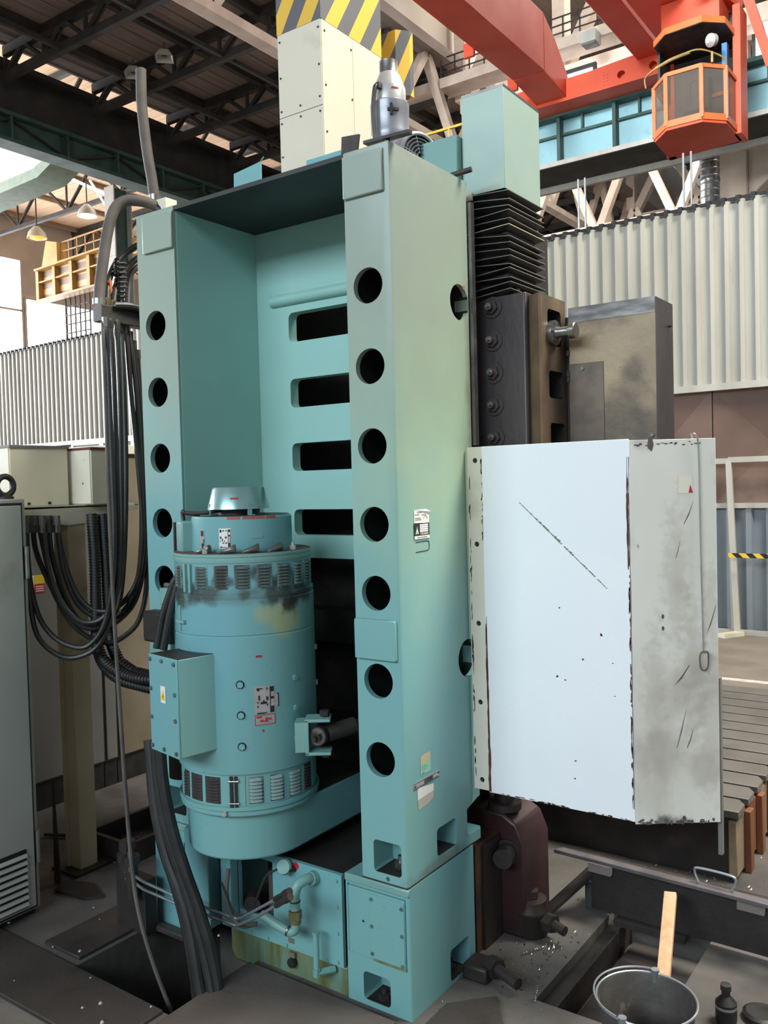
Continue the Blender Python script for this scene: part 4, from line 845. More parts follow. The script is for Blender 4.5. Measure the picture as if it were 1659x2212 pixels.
put('paint_chips', ch, RUST, sg, flat=True)['kind'] = 'stuff'
sc = MB(); p0, p1 = Vector((.195, .3929, 1.53)), Vector((.478, .3929, 1.27)); dd = (p1-p0).normalized(); nn = Vector((-dd.z, 0, dd.x))
for k in range(46):
    t = k/46; w = .0018+.0042*math.sin(PI*t)*rnd.random()
    if rnd.random() < .9: a = p0.lerp(p1, t); b = p0.lerp(p1, t+.02); sc.poly([tuple(a-nn*w*.3), tuple(b-nn*w*.4), tuple(b+nn*w), tuple(a+nn*w*rnd.random())])
put('long_scratch', sc, GREYD, sg, flat=True)
def cor(u, z): return Vector((.551, .3935, 0)).lerp(Vector((.757, .540, 0)), u)+Vector((.0006, -.0008, z))
sc = MB()
chips(sc, lambda u, v: (cor(.02+.9*u, .578+.012*v*v), e3, zz), 26, .004, .012, .002, .010)
chips(sc, lambda u, v: (cor(.05+.9*u, 1.700-.01*v), e3, zz), 20, .004, .010, .001, .005)
chips(sc, lambda u, v: (cor(.22+.06*u, 1.685+.015*v), e3, zz), 1, .016, .016, .02, .03)
for (u0, z0, u1, z1, w) in ((.74, 1.53, .62, 1.46, .003), (.58, 1.42, .52, 1.36, .003), (.48, .985, .66, 1.045, .003), (.62, .92, .50, .80, .005), (.86, 1.13, .98, 1.22, .004), (.70, .86, .62, .80, .004)):
    a, b = cor(u0, z0), cor(u1, z1); n_ = Vector((0, 0, w)); mid = (a+b)/2+Vector((0, 0, -.006)); sc.poly([tuple(a), tuple(mid-n_), tuple(b-n_*.6), tuple(b+n_*.4), tuple(mid+n_*1.2)])
for u, z in ((.36, 1.19), (.36, 1.155)): 
    c = cor(u, z); sc.poly([tuple(c+e3*.004*math.cos(q)+zz*.007*math.sin(q)) for q in [2*PI*i/8 for i in range(8)]])
put('scuff_marks', sc, mat('scuff', '#5d544e', '#463f3b', .7, scale=30), sg, flat=True)['kind'] = 'stuff'
put('torn_sticker', MB().poly([tuple(cor(.56, 1.55)), tuple(cor(.74, 1.55)), tuple(cor(.72, 1.60)), tuple(cor(.57, 1.605))]), CREAM, sg, flat=True); put('torn_sticker', MB().poly([tuple(cor(.68, 1.551)+Vector((.0004, -.0006, 0))), tuple(cor(.73, 1.551)+Vector((.0004, -.0006, 0))), tuple(cor(.70, 1.575)+Vector((.0004, -.0006, 0)))]), REDL, sg, flat=True)
wh = thing('wire_hook', (.74, .52, 1.03), 'thin steel wire with a closed loop hanging on the white splash guard', 'hook')
wpts = [cor(.70, 1.712)+Vector((.0, .03, .0)), cor(.72, 1.722), cor(.77, 1.715)+Vector((.004, -.006, 0)), cor(.795, 1.66)+Vector((.003, -.004, 0)), cor(.80, 1.4)+Vector((.004, -.005, 0)), cor(.815, 1.085)+Vector((.004, -.005, 0))]
put('wire', MB().tube(wpts, .0022, n=6), GALV, wh)
put('loop', MB().tube([cor(a, z)+Vector((.004, -.006, 0)) for a, z in ((.815, 1.085), (.775, 1.075), (.78, 1.04), (.82, 1.03), (.865, 1.04), (.87, 1.08), (.83, 1.085))], .0024, n=6, closed=True), STEEL, wh)

# tool head: greasy block with five big nuts, knob, sliding guard
th = thing('tool_head', (.09, .66, 1.0), 'dark greasy steel tool head with a row of big hexagon nuts', 'machine part')
hb = rprism([(-.10, .55), (.150, .55), (.156, .556), (.156, .60), (-.10, .60)], XY, .70, 2.222)
put('face_plate', None, GREASY, th, me=hb, bevel=.003)
sbk = rprism([(.156, .575), (.200, .552), (.206, .558), (.206, .755), (.156, .755)], XY, .70, 2.213)
cs = [rprism(rrect(y0, y1, z0, z1, .016), YZ, .15, .25) for y0, y1, z0, z1 in ((.610, .718, 2.05, 2.170), (.613, .728, 1.873, 1.965), (.618, .735, 1.50, 1.790))]
put('slotted_web', None, mat('brown_greasy_web', '#8d7558', '#5a4c44', .45, metal=.3, scale=5, stretch=(1, 1, .5), stain='#3b3330', stain_amt=.47, stain_scale=4), th, me=cut(sbk, cs), inner=(BLACK, lambda c: .157 < c.x < .2055 and .6055 < c.y < .74 and 1.49 < c.z < 2.18))  # slot walls coloured black as painted shade
put('inner_block', MB().box(.05, .152, .60, .78, .7, 2.19), BLACK, th); put('rear_block', MB().box(-.10, .15, .60, .80, .7, 2.2), DARK, th)  # black block paints the shade seen through the slots
for z in (2.186, 2.075, 1.966, 1.857, 1.748):
    c = Vector((.033, .55, z)); nt = put('nut', MB().cyl(c-Vector((0, .016, 0)), c-Vector((0, .002, 0)), .024, n=6), GREASY, th)
    put('washer', MB().cyl(c, c-Vector((0, .005, 0)), .036, n=28), GREASY, nt); put('stud', MB().cyl(c, c-Vector((0, .034, 0)), .012, n=12).cyl(c-Vector((0, .034, 0)), c-Vector((0, .042, 0)), .006, n=8), STEEL, nt)
kb = put('knob', MB().lathe([(0, .0), (.042, 0), (.042, .016), (.020, .020), (.017, .03), (.017, .062), (.026, .066), (.027, .085), (.024, .088), (0, .088)], (.206, .640, 2.09), (1, 0, 0), n=28), STEEL, th)
for k in range(6): 
    a = k*PI/3; put('screw', MB().cyl((.222, .640+.033*math.cos(a), 2.09+.033*math.sin(a)), (.2245, .640+.033*math.cos(a), 2.09+.033*math.sin(a)), .004, n=8), INK, kb)
put('grease_nipple', MB().cyl((.10, .60, 2.22), (.10, .60, 2.245), .012, n=10), DARK, th)
cg = thing('chip_guard', (.38, .85, 1.2), 'grimy beige steel box guard with a small cover plate behind the tool head', 'machine guard')
GRIM = mat('grimy_beige_guard', '#a08c70', '#857360', .5, metal=.15, scale=3.5, stain='#3f3833', stain_amt=.47, stain_scale=5, bump=.1, bscale=50, speck='#332c28', speck_scale=40, speck_amt=.74)
for c, r in (((.40, .72, 1.80), .13), ((.50, .72, 1.74), .12), ((.3, .72, 1.72), .16), ((.46, .72, 1.95), .06)): blot(GRIM, '#4a423c', c, r, .5, 12, .7)
GRIM2 = mat('grimy_guard_lower', '#6f6052', '#594e45', .5, metal=.2, scale=4, stain='#2e2927', stain_amt=.5, stain_scale=6)
put('box_body', MB().box(.232, .53, .72, .90, 1.2, 2.182), GRIM, cg, bevel=.003); put('cover_plate', MB().box(.233, .355, .7165, .7205, 1.2, 1.99), GRIM2, cg, bevel=.001)
put('worn_rim', MB().box(.233, .529, .7182, .7205, 2.130, 2.181), mat('worn_grey_rim', '#8a8684', '#5c5856', .45, metal=.3, scale=9, stretch=(1, 1, 4)), cg); put('side_filler', MB().box(.19, .234, .765, .90, 1.2, 2.16), GREASY, cg); put('end_cap', MB().box(.528, .532, .722, .898, 1.2, 2.18), GREASY, cg)
for x, z in ((.282, 1.972), (.515, 1.735)): put('screw', MB().cyl((x, .7175, z), (x, .712, z), .006, n=8), STEEL, cg)
put('screw', MB().cyl((.53, .85, 2.10), (.542, .85, 2.10), .004, n=8), DARK, cg)
for z in (2.02, 1.95, 1.93): put('hinge_clip', MB().box(.226, .236, .712, .722, z, z+.018), DARK, cg)
# bellows and their cover box
bl = thing('way_bellows', (.08, .62, 2.21), 'black concertina bellows between tool head and teal cover box', 'bellows')
nb, z0b, z1b = 15, 2.215, 2.575
for k in range(nb):
    zc = z0b+(z1b-z0b)*(k+.5)/nb; hgt = (z1b-z0b)/nb*(.5 if k > 4 else .35); tl = rnd.uniform(-.012, .012)
    mb = MB(); xs_ = ((-.06, .113), (-.045, .092)); ys_ = ((.530, .80), (.552, .78))
    outer = [(-.06, .530), (.113, .530), (.113, .80), (-.06, .80)]; inner = [(-.045, .552), (.092, .552), (.092, .78), (-.045, .78)]
    dz_ = lambda p: tl*(p[0]-.03)/.09+rnd.uniform(-.002, .002)
    A = [mb.b.verts.new((p[0], p[1], zc-hgt+dz_(p))) for p in inner]; B = [mb.b.verts.new((p[0], p[1], zc+dz_(p))) for p in outer]; C_ = [mb.b.verts.new((p[0], p[1], zc+hgt+dz_(p))) for p in inner]
    for P, Q in ((A, B), (B, C_)):
        for i in range(4): mb.b.faces.new((P[i], P[(i+1) % 4], Q[(i+1) % 4], Q[i]))
    fo = put('fold', mb, mat('bellows_leather', '#1e1c1b', '#2b2826', .5, scale=25) if k == 0 else bpy.data.materials['bellows_leather'], bl, flat=True)
    ed = MB()
    for i in range(4):
        a, b = outer[i], outer[(i+1) % 4]; ed.bar((a[0], a[1], zc+dz_(a)), (b[0], b[1], zc+dz_(b)), .0025, .0025)
    put('fold_edge', ed, TAN if k == 9 else GREYD, fo, flat=True)
put('core', MB().box(-.04, .09, .56, .77, 2.2, 2.58), BLACK, bl)
tb = thing('cover_box', (.03, .67, 2.56), 'teal sheet metal cover box above the black bellows', 'machine cover')
bx = MB().box(-.058, .1, .53, .805, 2.568, 2.908).mesh('b'); put('box_shell', None, mat('pale_teal_cover', '#9fb3a8', '#97ada4', .4, metal=.1, scale=2.5, stain='#b5b79c', stain_amt=.4, stain_scale=3), tb, me=cut(bx, [MB().box(-.054, .096, .534, .801, 2.5, 2.9).mesh('c')]), bevel=.0012)
put('worn_top_edge', MB().box(-.0585, .1005, .5295, .8055, 2.9, 2.9085), STEEL, tb)
put('bracket_tab', MB().box(-.055, -.02, .52, .528, 2.55, 2.575), CREAM, tb)

# ram cover tower with hazard stripes
rc = thing('ram_cover', (-.95, .97, 2.6), 'tall cream sheet metal ram cover with yellow and black hazard stripes', 'machine cover')
RCM = mat('cream_cover_sheet', '#d3cab8', '#c6bda9', .4, metal=.05, scale=1.5, stain='#b0a796', stain_amt=.4, stain_scale=4)
put('front_sheet', MB().box(-1.067, -.8325, .748, .752, 3.165, 3.512), RCM, rc); put('front_sheet', MB().box(-1.067, -.8325, .748, .752, 2.60, 3.162), RCM, rc)
put('side_sheet', MB().box(-.834, -.830, .752, .96, 2.6, 3.512), RCM, rc); put('side_sheet', MB().box(-.834, -.830, .962, 1.175, 2.6, 3.512), RCM, rc)
put('inner_frame', MB().box(-1.063, -.836, .755, 1.17, 2.6, 3.51), GREY, rc)
put('striped_band', MB().box(-1.069, -.829, .746, 1.178, 3.512, 3.95), HAZ, rc)
for x, z in ((-1.055, 3.48), (-.845, 3.48), (-1.055, 3.33), (-.845, 3.33), (-1.055, 3.19), (-.845, 3.20), (-.95, 3.19), (-1.055, 3.14), (-.845, 3.14), (-.95, 3.145), (-1.055, 3.0), (-.845, 2.95)): put('screw', MB().cyl((x, .748, z), (x, .7455, z), .0045, n=8), INK, rc)
for y, z in ((.77, 3.47), (.77, 3.25), (.77, 3.06), (.95, 3.46), (.95, 3.25)): put('screw', MB().cyl((-.83, y, z), (-.8275, y, z), .0045, n=8), INK, rc)
r2 = thing('rear_cover', (-.95, 1.5, 2.6), 'second hazard striped cover post right behind the cream ram cover', 'machine cover')
put('post_sheet', MB().box(-1.1, -.90, 1.35, 1.43, 2.6, 3.50), RCM, r2); put('striped_band', MB().prism([(-1.1, 1.35), (-.868, 1.35), (-.822, 1.40), (-.822, 1.43), (-1.1, 1.43)], XY, 3.42, 3.72), HAZ, r2)

# motors on top of the column
fm = thing('feed_motor', (-.40, .62, 2.60), 'upright grey cylindrical feed motor with a cable on top of the column', 'motor')
put('body', MB().lathe([(0, 2.60), (.0705, 2.60), (.0705, 2.86), (.072, 2.865), (.072, 2.885), (.071, 2.89), (.071, 2.955), (.072, 2.96), (.072, 2.99), (.068, 2.995)], (-.400, .60, 0), n=40), MOTG, fm)
put('bell', MB().lathe([(.068, 2.99), (.061, 2.995), (.061, 3.045), (.059, 3.05), (.040, 3.10), (.036, 3.105)], (-.400, .60, 0), n=36), SILVER, fm)
put('neck', MB().lathe([(.036, 3.10), (.034, 3.105), (.034, 3.15), (0, 3.152)], (-.400, .60, 0), n=28), STEEL, fm)
put('red_stripe', MB().patch((-.400, .60),   .0612, .062, -48, -22, 3.03, 3.036), REDL, fm); put('cable_cap', MB().box(-.405, -.39, .52, .545, 3.03, 3.05), INK, fm)
put('clamp', MB().patch((-.400, .60), .071, .078, -62, -30, 2.945, 2.955).patch((-.400, .60), .072, .08, -55, -48, 2.93, 2.97), INK, fm)
put('cable', MB().tube([(-.40, .530, 3.04), (-.404, .515, 3.03), (-.41, .508, 2.95), (-.405, .506, 2.85), (-.39, .508, 2.75), (-.385, .51, 2.66)], .008, n=8), BLACK, fm)
for a in (-80, -25): put('screw', MB().cyl((-.400+.0705*math.cos(R_(a)), .60+.0705*math.sin(R_(a)), 2.83), (-.400+.0745*math.cos(R_(a)), .60+.0745*math.sin(R_(a)), 2.83), .004, n=6), INK, fm)
fa = thing('fan_motor', (-.25, .52, 2.66), 'grey motor with a round slotted fan grille at the column top', 'motor')
ax = Vector((.92, -.36, 0)).normalized(); c = Vector((-.197, .488, 2.728))
put('shell', MB().lathe([(.0, -.20), (.086, -.20), (.091, -.03), (.087, -.006), (.078, 0), (.072, -.002)], c, ax, n=40), MOTG, fa); put('fan_back', MB().cyl(c-ax*.02, c-ax*.012, .076, n=32), INK, fa)
for r in (.014, .026, .038, .050, .062, .074): put('grille_ring', MB().lathe([(r-.0022, -.004), (r, 0), (r+.0022, -.004), (r, -.006), (r-.0022, -.004)], c, ax, n=32), MOTG, fa)
a_ = ax.orthogonal().normalized(); b_ = ax.cross(a_); sp2 = MB()
for k in range(6): d = a_*math.cos(k*PI/3)+b_*math.sin(k*PI/3); sp2.bar(c+d*.01-ax*.005, c+d*.075-ax*.005, .003, .003, tuple(ax))
put('grille_spokes', sp2, MOTG, fa)
gm = thing('gear_motor', (-.34, .35, 2.60), 'small dark cylindrical gear motor lying behind the upright plate', 'motor')
put('barrel', MB().lathe([(0, -.14), (.04, -.14), (.044, -.12), (.044, .04), (.038, .05), (.038, .06), (0, .06)], (-.31, .32, 2.655), (1, -.2, 0), n=28), MOTG, gm)

# dark gearbox behind the base, fittings and floor clutter at the right
gb = thing('gearbox', (.0, .66, 0), 'dark rust red gearbox with a shaft stub right of the machine base', 'gearbox')
RED = mat('red_paint_with_shade', '#3c2425', '#2c1a1b', .45, scale=4, stain='#211a19', stain_amt=.48)  # red darkened in the colour to hold the guard's shade
put('body', MB().prism([(-.18, 0), (.085, 0), (.085, .33), (.055, .40), (-.0, .43), (-.18, .43)], XZ, .60, .80), RED, gb, bevel=.01)
put('end_plate', MB().box(-.12, -.015, .43, .60, -.02, .36), mat('rust_edge', '#5a3d2c', '#3a2a22', .6, scale=9), gb); put('end_plate', MB().box(-.015, -.004, .47, .60, -.02, .36), DARK, gb)
put('shaft_stub', MB().cyl((.02, .60, .30), (.035, .53, .30), .034, n=22), DARK, gb); put('shaft_collar', MB().cyl((.016, .605, .30), (.02, .59, .30), .045, n=22), DARK, gb)
put('top_cap', MB().lathe([(.06, .43), (.06, .455), (.035, .46), (.035, .50), (.05, .505), (.05, .54), (0, .545)], (-.02, .66, 0), n=24), DARK, gb)
pv = thing('pressure_vessel', (.07, .74, 0), 'short dark cylindrical valve body with side fittings on the floor', 'valve')
put('body', MB().lathe([(0, 0), (.055, 0), (.06, .01), (.06, .075), (.063, .08), (.063, .09), (.06, .095), (.055, .125), (0, .13)], (.075, .66, 0), n=28), mat('dark_brown_valve', '#3a302b', '#2c2624', .5, metal=.3, scale=8), pv); put('cap', MB().cyl((.075, .66, .13), (.075, .66, .155), .03, n=6), DARK, pv)
put('fitting', MB().cyl((.12, .66, .06), (.17, .645, .06), .032, n=6).cyl((.17, .645, .06), (.215, .63, .055), .017, n=14), DARK, pv)
va = thing('pipe_union', (.03, .33, 0), 'dark pipe union with hexagon nut on the floor beside the base', 'pipe fitting')
put('block', MB().box(-.0+.012, .10, .28, .37, 0, .05), DARK, va, bevel=.008); put('hex_nut', MB().cyl((.09, .33, .045), (.125, .315, .045), .034, n=6), DARK, va); put('stub', MB().cyl((.12, .318, .045), (.21, .285, .04), .018, n=14), DARK, va)
bm_ = thing('steel_trough', (.6, .92, 0), 'long dark steel channel lying across the floor with a pale top edge', 'steel channel')
put('top_plate', MB().prism([(.075, .86), (.095, .895), (1.3, .845), (1.3, .805)], XY, .212, .226), mat('worn_edge_plate', '#6d686a', '#5a5557', .5, metal=.4, scale=12), bm_, bevel=.002)
put('front_web', MB().prism([(.20, .905), (.20, .93), (1.3, .90), (1.3, .88)], XY, .02, .212), DARK, bm_); put('foot_plate', MB().box(.30, .55, .86, .93, 0, .02), DARK, bm_)
for x in (.20, .72): put('pale_clip', MB().prism([(x, .885-.02*x), (x, .905-.02*x), (x+.085, .902-.02*x), (x+.085, .882-.02*x)], XY, .165, .195), mat('pale_clip', '#7d736e', '#6d645f', .6) if x < .5 else bpy.data.materials['pale_clip'], bm_)
put('handle', MB().tube([(.60, .865, .226), (.585, .87, .262), (.60, .87, .275), (.70, .865, .275), (.72, .862, .262), (.705, .86, .226)], .0045, n=8), GALV, bm_)
st_ = thing('flat_bar', (.14, .85, 0), 'dark flat steel bar leaning from the floor towards the steel channel', 'steel bar'); put('bar', MB().bar((.075, .78, .02), (.235, .98, .19), .05, .012), DARK, st_)
bp = thing('angle_block', (.24, .90, 0), 'dark steel angle plate standing on the floor at the end of the trench', 'steel block'); put('plate', MB().box(.165, .262, .93, .955, 0, .10), mat('dark_green_plate', '#3f4442', '#33393a', .5, scale=5), bp, bevel=.002); put('lip', MB().box(.165, .262, .955, 1.02, .088, .10), DARK, bp)
tp = thing('trench_rail', (.29, .64, -.11), 'black steel rail along the left edge of the trench', 'rail'); put('rail', MB().box(.264, .318, .302, .978, -.11, -.03), BLACK, tp); put('rail_lip', MB().box(.318, .324, .302, .978, -.11, -.012), DARK, tp)
tcv = thing('trench_plate', (.47, .64, -.11), 'grey oily steel plate lying in the trench left of the bucket', 'steel plate'); put('plate', MB().box(.335, .47, .34, .97, -.11, -.095), PLATE, tcv, bevel=.002)

bu = thing('bucket', (.687, .068, 0), 'old grey metal bucket with wire handle, empty and stained', 'bucket')
BC = Vector((.687, .068, 0))
put('body', MB().lathe([(0, .004), (.088, .004), (.122, .258), (.126, .258), (.127, .26), (.125, .262), (.122, .262), (.119, .256), (.086, .008), (0, .008)], BC, n=48), mat('stained_bucket', '#57534f', '#474340', .55, metal=.4, scale=14, stain='#8d8882', stain_amt=.38, stain_scale=25, bump=.1), bu)
put('rim', MB().tube([BC+Vector((.1255*math.cos(q), .1255*math.sin(q), .261)) for q in [2*PI*i/24 for i in range(24)]], .0034, n=8, sub=2, closed=True), GALV, bu)
hd = [BC+Vector((.816*.124*s_-.577*d*-1*0, .577*.124*s_, .262)) for s_, d in ()]
hp_ = [BC+Vector((.131*math.cos(R_(a)), .131*math.sin(R_(a)), .268+.004*math.sin(R_(a-80)*1))) for a in range(100, 262, 12)]
put('handle', MB().tube(hp_, .0028, n=6), GALV, bu)
for a in (98, 262): q = BC+Vector((.127*math.cos(R_(a)), .127*math.sin(R_(a)), .25)); put('ear', MB().cyl(q-Vector((0, 0, .015)), q+Vector((0, 0, .022)), .011, n=10), GALV, bu)
lm = thing('timber_lath', (.63, .35, 0), 'pale pine lath standing behind the bucket against the dark channel', 'wooden lath')
put('lath', MB().bar((.578, .53, .004), (.520, .815, .190), .040, .022, (0, -.5, 1)), WOOD, lm, bevel=.002)
bt = thing('oil_bottle', (.784, .495, 0), 'small black bottle glinting at the lower right edge', 'bottle'); put('bottle_body', MB().lathe([(0, 0), (.028, 0), (.03, .01), (.03, .06), (.012, .08), (.012, .095), (.015, .096), (.015, .112), (0, .114)], (.775, .50, 0), n=24), BLACK, bt)
put('label_band', MB().lathe([(.0303, .045), (.0305, .046), (.0305, .052), (.0303, .053)], (.775, .50, 0), n=24), GALV, bt)
pk = thing('rubber_puck', (.84, .58, 0), 'low round black rubber disc beside the small bottle', 'disc'); put('disc', MB().lathe([(0, 0), (.05, 0), (.055, .005), (.055, .018), (.045, .024), (0, .02)], (.86, .57, 0), n=28), BLACK, pk)
# swarf curls and chips
def curl(p, q, r, turns, t=.0012):
    p, q = Vector(p), Vector(q); d = (q-p).normalized(); a = d.orthogonal().normalized(); b = d.cross(a); n = turns*8
    return MB().tube([p.lerp(q, i/n)+(a*math.cos(i*PI/4)+b*math.sin(i*PI/4))*r*(1-.3*i/n) for i in range(n+1)], t, n=4, smooth=False)
for k, (p, q, r, n) in enumerate((((.112, .50, .006), (.162, .585, .008), .005, 9), ((.165, .585, .01), (.215, .60, .014), .011, 4), ((.262, .285, .004), (.268, .30, .05), .005, 6), ((.055, .43, .004), (.09, .46, .004), .003, 6))):
    w = put('swarf_curl', curl(p, q, r, n), SWARF, flat=True); tag(w, ['bright spiral swarf curl below the dark valve body', 'wide loose swarf curl at the foot of the dark valve', 'short upright shiny swarf curl by the trench corner', 'tiny swarf curl near the base foot pocket'][k], 'swarf')
sw = MB(); r4 = random.Random(9)
for _ in range(420):
    z = 0
    if r4.random() < .45: x, y = r4.gauss(.16, .10), r4.gauss(.45, .2)
    elif r4.random() < .6: x, y = r4.gauss(.52, .12), r4.gauss(1.38, .12)
    else: x, y = r4.uniform(-.2, .9), r4.uniform(1.2, 4)
    if x < .012 and y < .5 or (.26 < x < .62 and .3 < y < .98): continue
    a = r4.random()*PI; l = r4.uniform(.002, .007); d = Vector((math.cos(a), math.sin(a), 0))*l; e = Vector((-d.y, d.x, 0))*.4; c = Vector((x, y, .002))
    sw.poly([c-d, c+e, c+d+Vector((0, 0, .004)), c-e])
w = put('swarf_chips', sw, SWARF, flat=True); tag(w, 'scattered bright metal chips on the floor', 'swarf', kind='stuff')

# slotted machine table at the far right
tt = thing('slotted_table', (.0, 2.4, 0), 'low slotted steel machine table with timber boards along its side', 'machine table')
for k in range(13):
    y0 = 1.42+k*.165; put('table_bar', MB().prism([(-1.4, y0), (.60, y0), (.60, y0+.10), (.57, y0+.145), (-1.4, y0+.145)], XY, .255, .285), mat('table_steel', '#77736e', '#67635e', .4, metal=.3, scale=5, bump=.05) if k == 0 else bpy.data.materials['table_steel'], tt, bevel=.003)
put('table_body', MB().box(-1.4, .56, 1.43, 3.56, 0, .255), DARK, tt)
for k in range(10):
    y0 = 1.42+k*.21; put('side_board', MB().box(.56, .592, y0, y0+.165, .02, .245), WOODR if k % 2 else GRIM, tt, bevel=.004); put('side_batten', MB().box(.592, .618, y0+.12, y0+.175, .0, .25), WOODR, tt, bevel=.003)
# leaning frames and tape by the partition
for k, (a, b, c_, d_) in enumerate((((-1.55, 7.05, 0.02), (-.735, 7.02, .02), (-.80, 7.13, 1.74), (-1.62, 7.15, 1.74)), ((-.70, 6.98, .03), (.6, 6.95, .03), (.5, 7.10, 1.75), (-.80, 7.13, 1.75)))):
    f = thing('leaning_frame', (a[0], a[1], 0), ['pale metal frame leaning on the partition, half hidden by the white guard', 'wide pale metal frame leaning at the right edge of the picture'][k], 'frame')
    for p, q in ((a, b), (b, c_), (c_, d_), (d_, a)): put('frame_bar', MB().bar(p, q, .055, .04, (0, 1, 0)), CORR, f)
put('timber_block', MB().bar((-.80, 6.75, .02), (-.66, 7.0, .02), .09, .04), BEIGE).name = 'timber_block'; tag(bpy.data.objects['timber_block'], 'small timber block on the floor under the leaning frames', 'wood block')
tag(put('barrier_tape', MB().box(-.76, 1.6, 6.90, 6.902, .78, .825), TAPE, flat=True), 'black and yellow barrier tape stretched before the grey sheets', 'tape')

# ================================================================== LEFT SIDE: CABINETS, HOSE STAND, HOSES
HOSES = [
    [(-1.432, 0.098, 2.274), (-1.421, 0.093, 2.073), (-1.407, 0.084, 1.71), (-1.397, 0.076, 1.438), (-1.401, 0.061, 1.24), (-1.425, 0.033, 1.078), (-1.474, -0.009, 0.999), (-1.529, -0.052, 1.002), (-1.585, -0.094, 1.049), (-1.626, -0.124, 1.141), (-1.648, -0.138, 1.304), (-1.652, -0.137, 1.506)] ,
    [(-1.451, 0.134, 2.277), (-1.432, 0.127, 2.041), (-1.416, 0.113, 1.71), (-1.404, 0.098, 1.382), (-1.409, 0.075, 1.165), (-1.45, 0.028, 1.004), (-1.517, -0.032, 0.954), (-1.575, -0.084, 0.972), (-1.626, -0.128, 1.051), (-1.641, -0.143, 1.197), (-1.644, -0.15, 1.36), (-1.644, -0.156, 1.507)] ,
    [(-1.463, 0.174, 2.279), (-1.448, 0.166, 2.045), (-1.436, 0.151, 1.711), (-1.43, 0.131, 1.342), (-1.442, 0.106, 1.177), (-1.478, 0.068, 1.097), (-1.527, 0.023, 1.082), (-1.572, -0.017, 1.121), (-1.613, -0.052, 1.224), (-1.632, -0.07, 1.353), (-1.639, -0.079, 1.503)] ,
    [(-1.497, 0.224, 2.281), (-1.479, 0.211, 1.996), (-1.465, 0.195, 1.675), (-1.463, 0.17, 1.338), (-1.474, 0.14, 1.134), (-1.515, 0.094, 1.063), (-1.562, 0.047, 1.055), (-1.621, -0.005, 1.125), (-1.659, -0.039, 1.276), (-1.69, -0.066, 1.503)] ,
    [(-1.502, 0.268, 2.249), (-1.473, 0.267, 1.999), (-1.451, 0.26, 1.712), (-1.441, 0.245, 1.427), (-1.447, 0.222, 1.239), (-1.476, 0.187, 1.128), (-1.522, 0.141, 1.084), (-1.576, 0.092, 1.096), (-1.622, 0.051, 1.156), (-1.652, 0.023, 1.27), (-1.662, 0.01, 1.383), (-1.662, 0.002, 1.499)] ,
    [(-1.522, 0.302, 2.217), (-1.484, 0.296, 1.906), (-1.46, 0.282, 1.617), (-1.448, 0.26, 1.331), (-1.462, 0.224, 1.162), (-1.5, 0.174, 1.08), (-1.544, 0.122, 1.049), (-1.6, 0.064, 1.07), (-1.646, 0.016, 1.177), (-1.674, -0.017, 1.348), (-1.672, -0.029, 1.501)] ,
    [(-1.525, 0.322, 2.181), (-1.485, 0.308, 1.714), (-1.462, 0.288, 1.424), (-1.448, 0.264, 1.196), (-1.458, 0.228, 1.066), (-1.491, 0.177, 1.005), (-1.526, 0.128, 0.985), (-1.57, 0.073, 1.009), (-1.621, 0.015, 1.085), (-1.661, -0.032, 1.22), (-1.694, -0.074, 1.37), (-1.687, -0.088, 1.504)] ,
    [(-1.498, 0.247, 2.275), (-1.476, 0.244, 1.998), (-1.446, 0.245, 1.674), (-1.428, 0.241, 1.428), (-1.438, 0.22, 1.258), (-1.47, 0.186, 1.166), (-1.521, 0.141, 1.116), (-1.577, 0.094, 1.122), (-1.626, 0.055, 1.192), (-1.661, 0.028, 1.326), (-1.686, 0.01, 1.499)] ,
]
LONG = [(-1.441, 0.091, 2.265), (-1.373, 0.04, 1.975), (-1.304, -0.015, 1.532), (-1.233, -0.066, 1.192), (-1.16, -0.113, 0.901), (-1.083, -0.159, 0.559), (-1.005, -0.202, 0.296), (-0.927, -0.239, 0.171), (-0.833, -0.264, 0.046), (-0.724, -0.28, -0.087)]
CONDS = [ [(-1.632, 0.147, 1.504), (-1.6, 0.13, 1.299), (-1.577, 0.109, 1.113), (-1.551, 0.09, 0.966), (-1.5, 0.093, 0.886), (-1.422, 0.116, 0.84), (-1.309, 0.164, 0.813)] , [(-1.628, 0.198, 1.502), (-1.598, 0.183, 1.295), (-1.571, 0.166, 1.106), (-1.543, 0.152, 0.976), (-1.496, 0.154, 0.904), (-1.428, 0.172, 0.866), (-1.341, 0.204, 0.85)] , [(-1.538, 0.071, 0.999), (-1.491, 0.07, 0.929), (-1.421, 0.087, 0.883), (-1.341, 0.113, 0.862), (-1.261, 0.138, 0.857)] ]
THICK = [(-1.425, 0.367, 2.777), (-1.446, 0.337, 2.789), (-1.466, 0.306, 2.793), (-1.496, 0.269, 2.79), (-1.519, 0.235, 2.76), (-1.529, 0.21, 2.696), (-1.53, 0.189, 2.617), (-1.53, 0.169, 2.52), (-1.528, 0.151, 2.433), (-1.52, 0.137, 2.361)]
RISER = [(-1.509, 0.381, 3.366), (-1.504, 0.375, 3.229), (-1.492, 0.374, 3.111), (-1.477, 0.376, 2.993), (-1.462, 0.379, 2.904), (-1.45, 0.38, 2.815), (-1.444, 0.378, 2.772)]
SMALL = [ [(-1.511, 0.168, 2.368), (-1.546, 0.202, 2.435), (-1.57, 0.245, 2.512), (-1.576, 0.299, 2.581), (-1.553, 0.375, 2.645), (-1.541, 0.441, 2.682)] , [(-1.508, 0.195, 2.362), (-1.542, 0.238, 2.44), (-1.561, 0.291, 2.51), (-1.567, 0.354, 2.571), (-1.558, 0.427, 2.623)] , [(-1.476, 0.241, 2.356), (-1.525, 0.288, 2.446), (-1.565, 0.34, 2.519), (-1.582, 0.408, 2.57)] ]
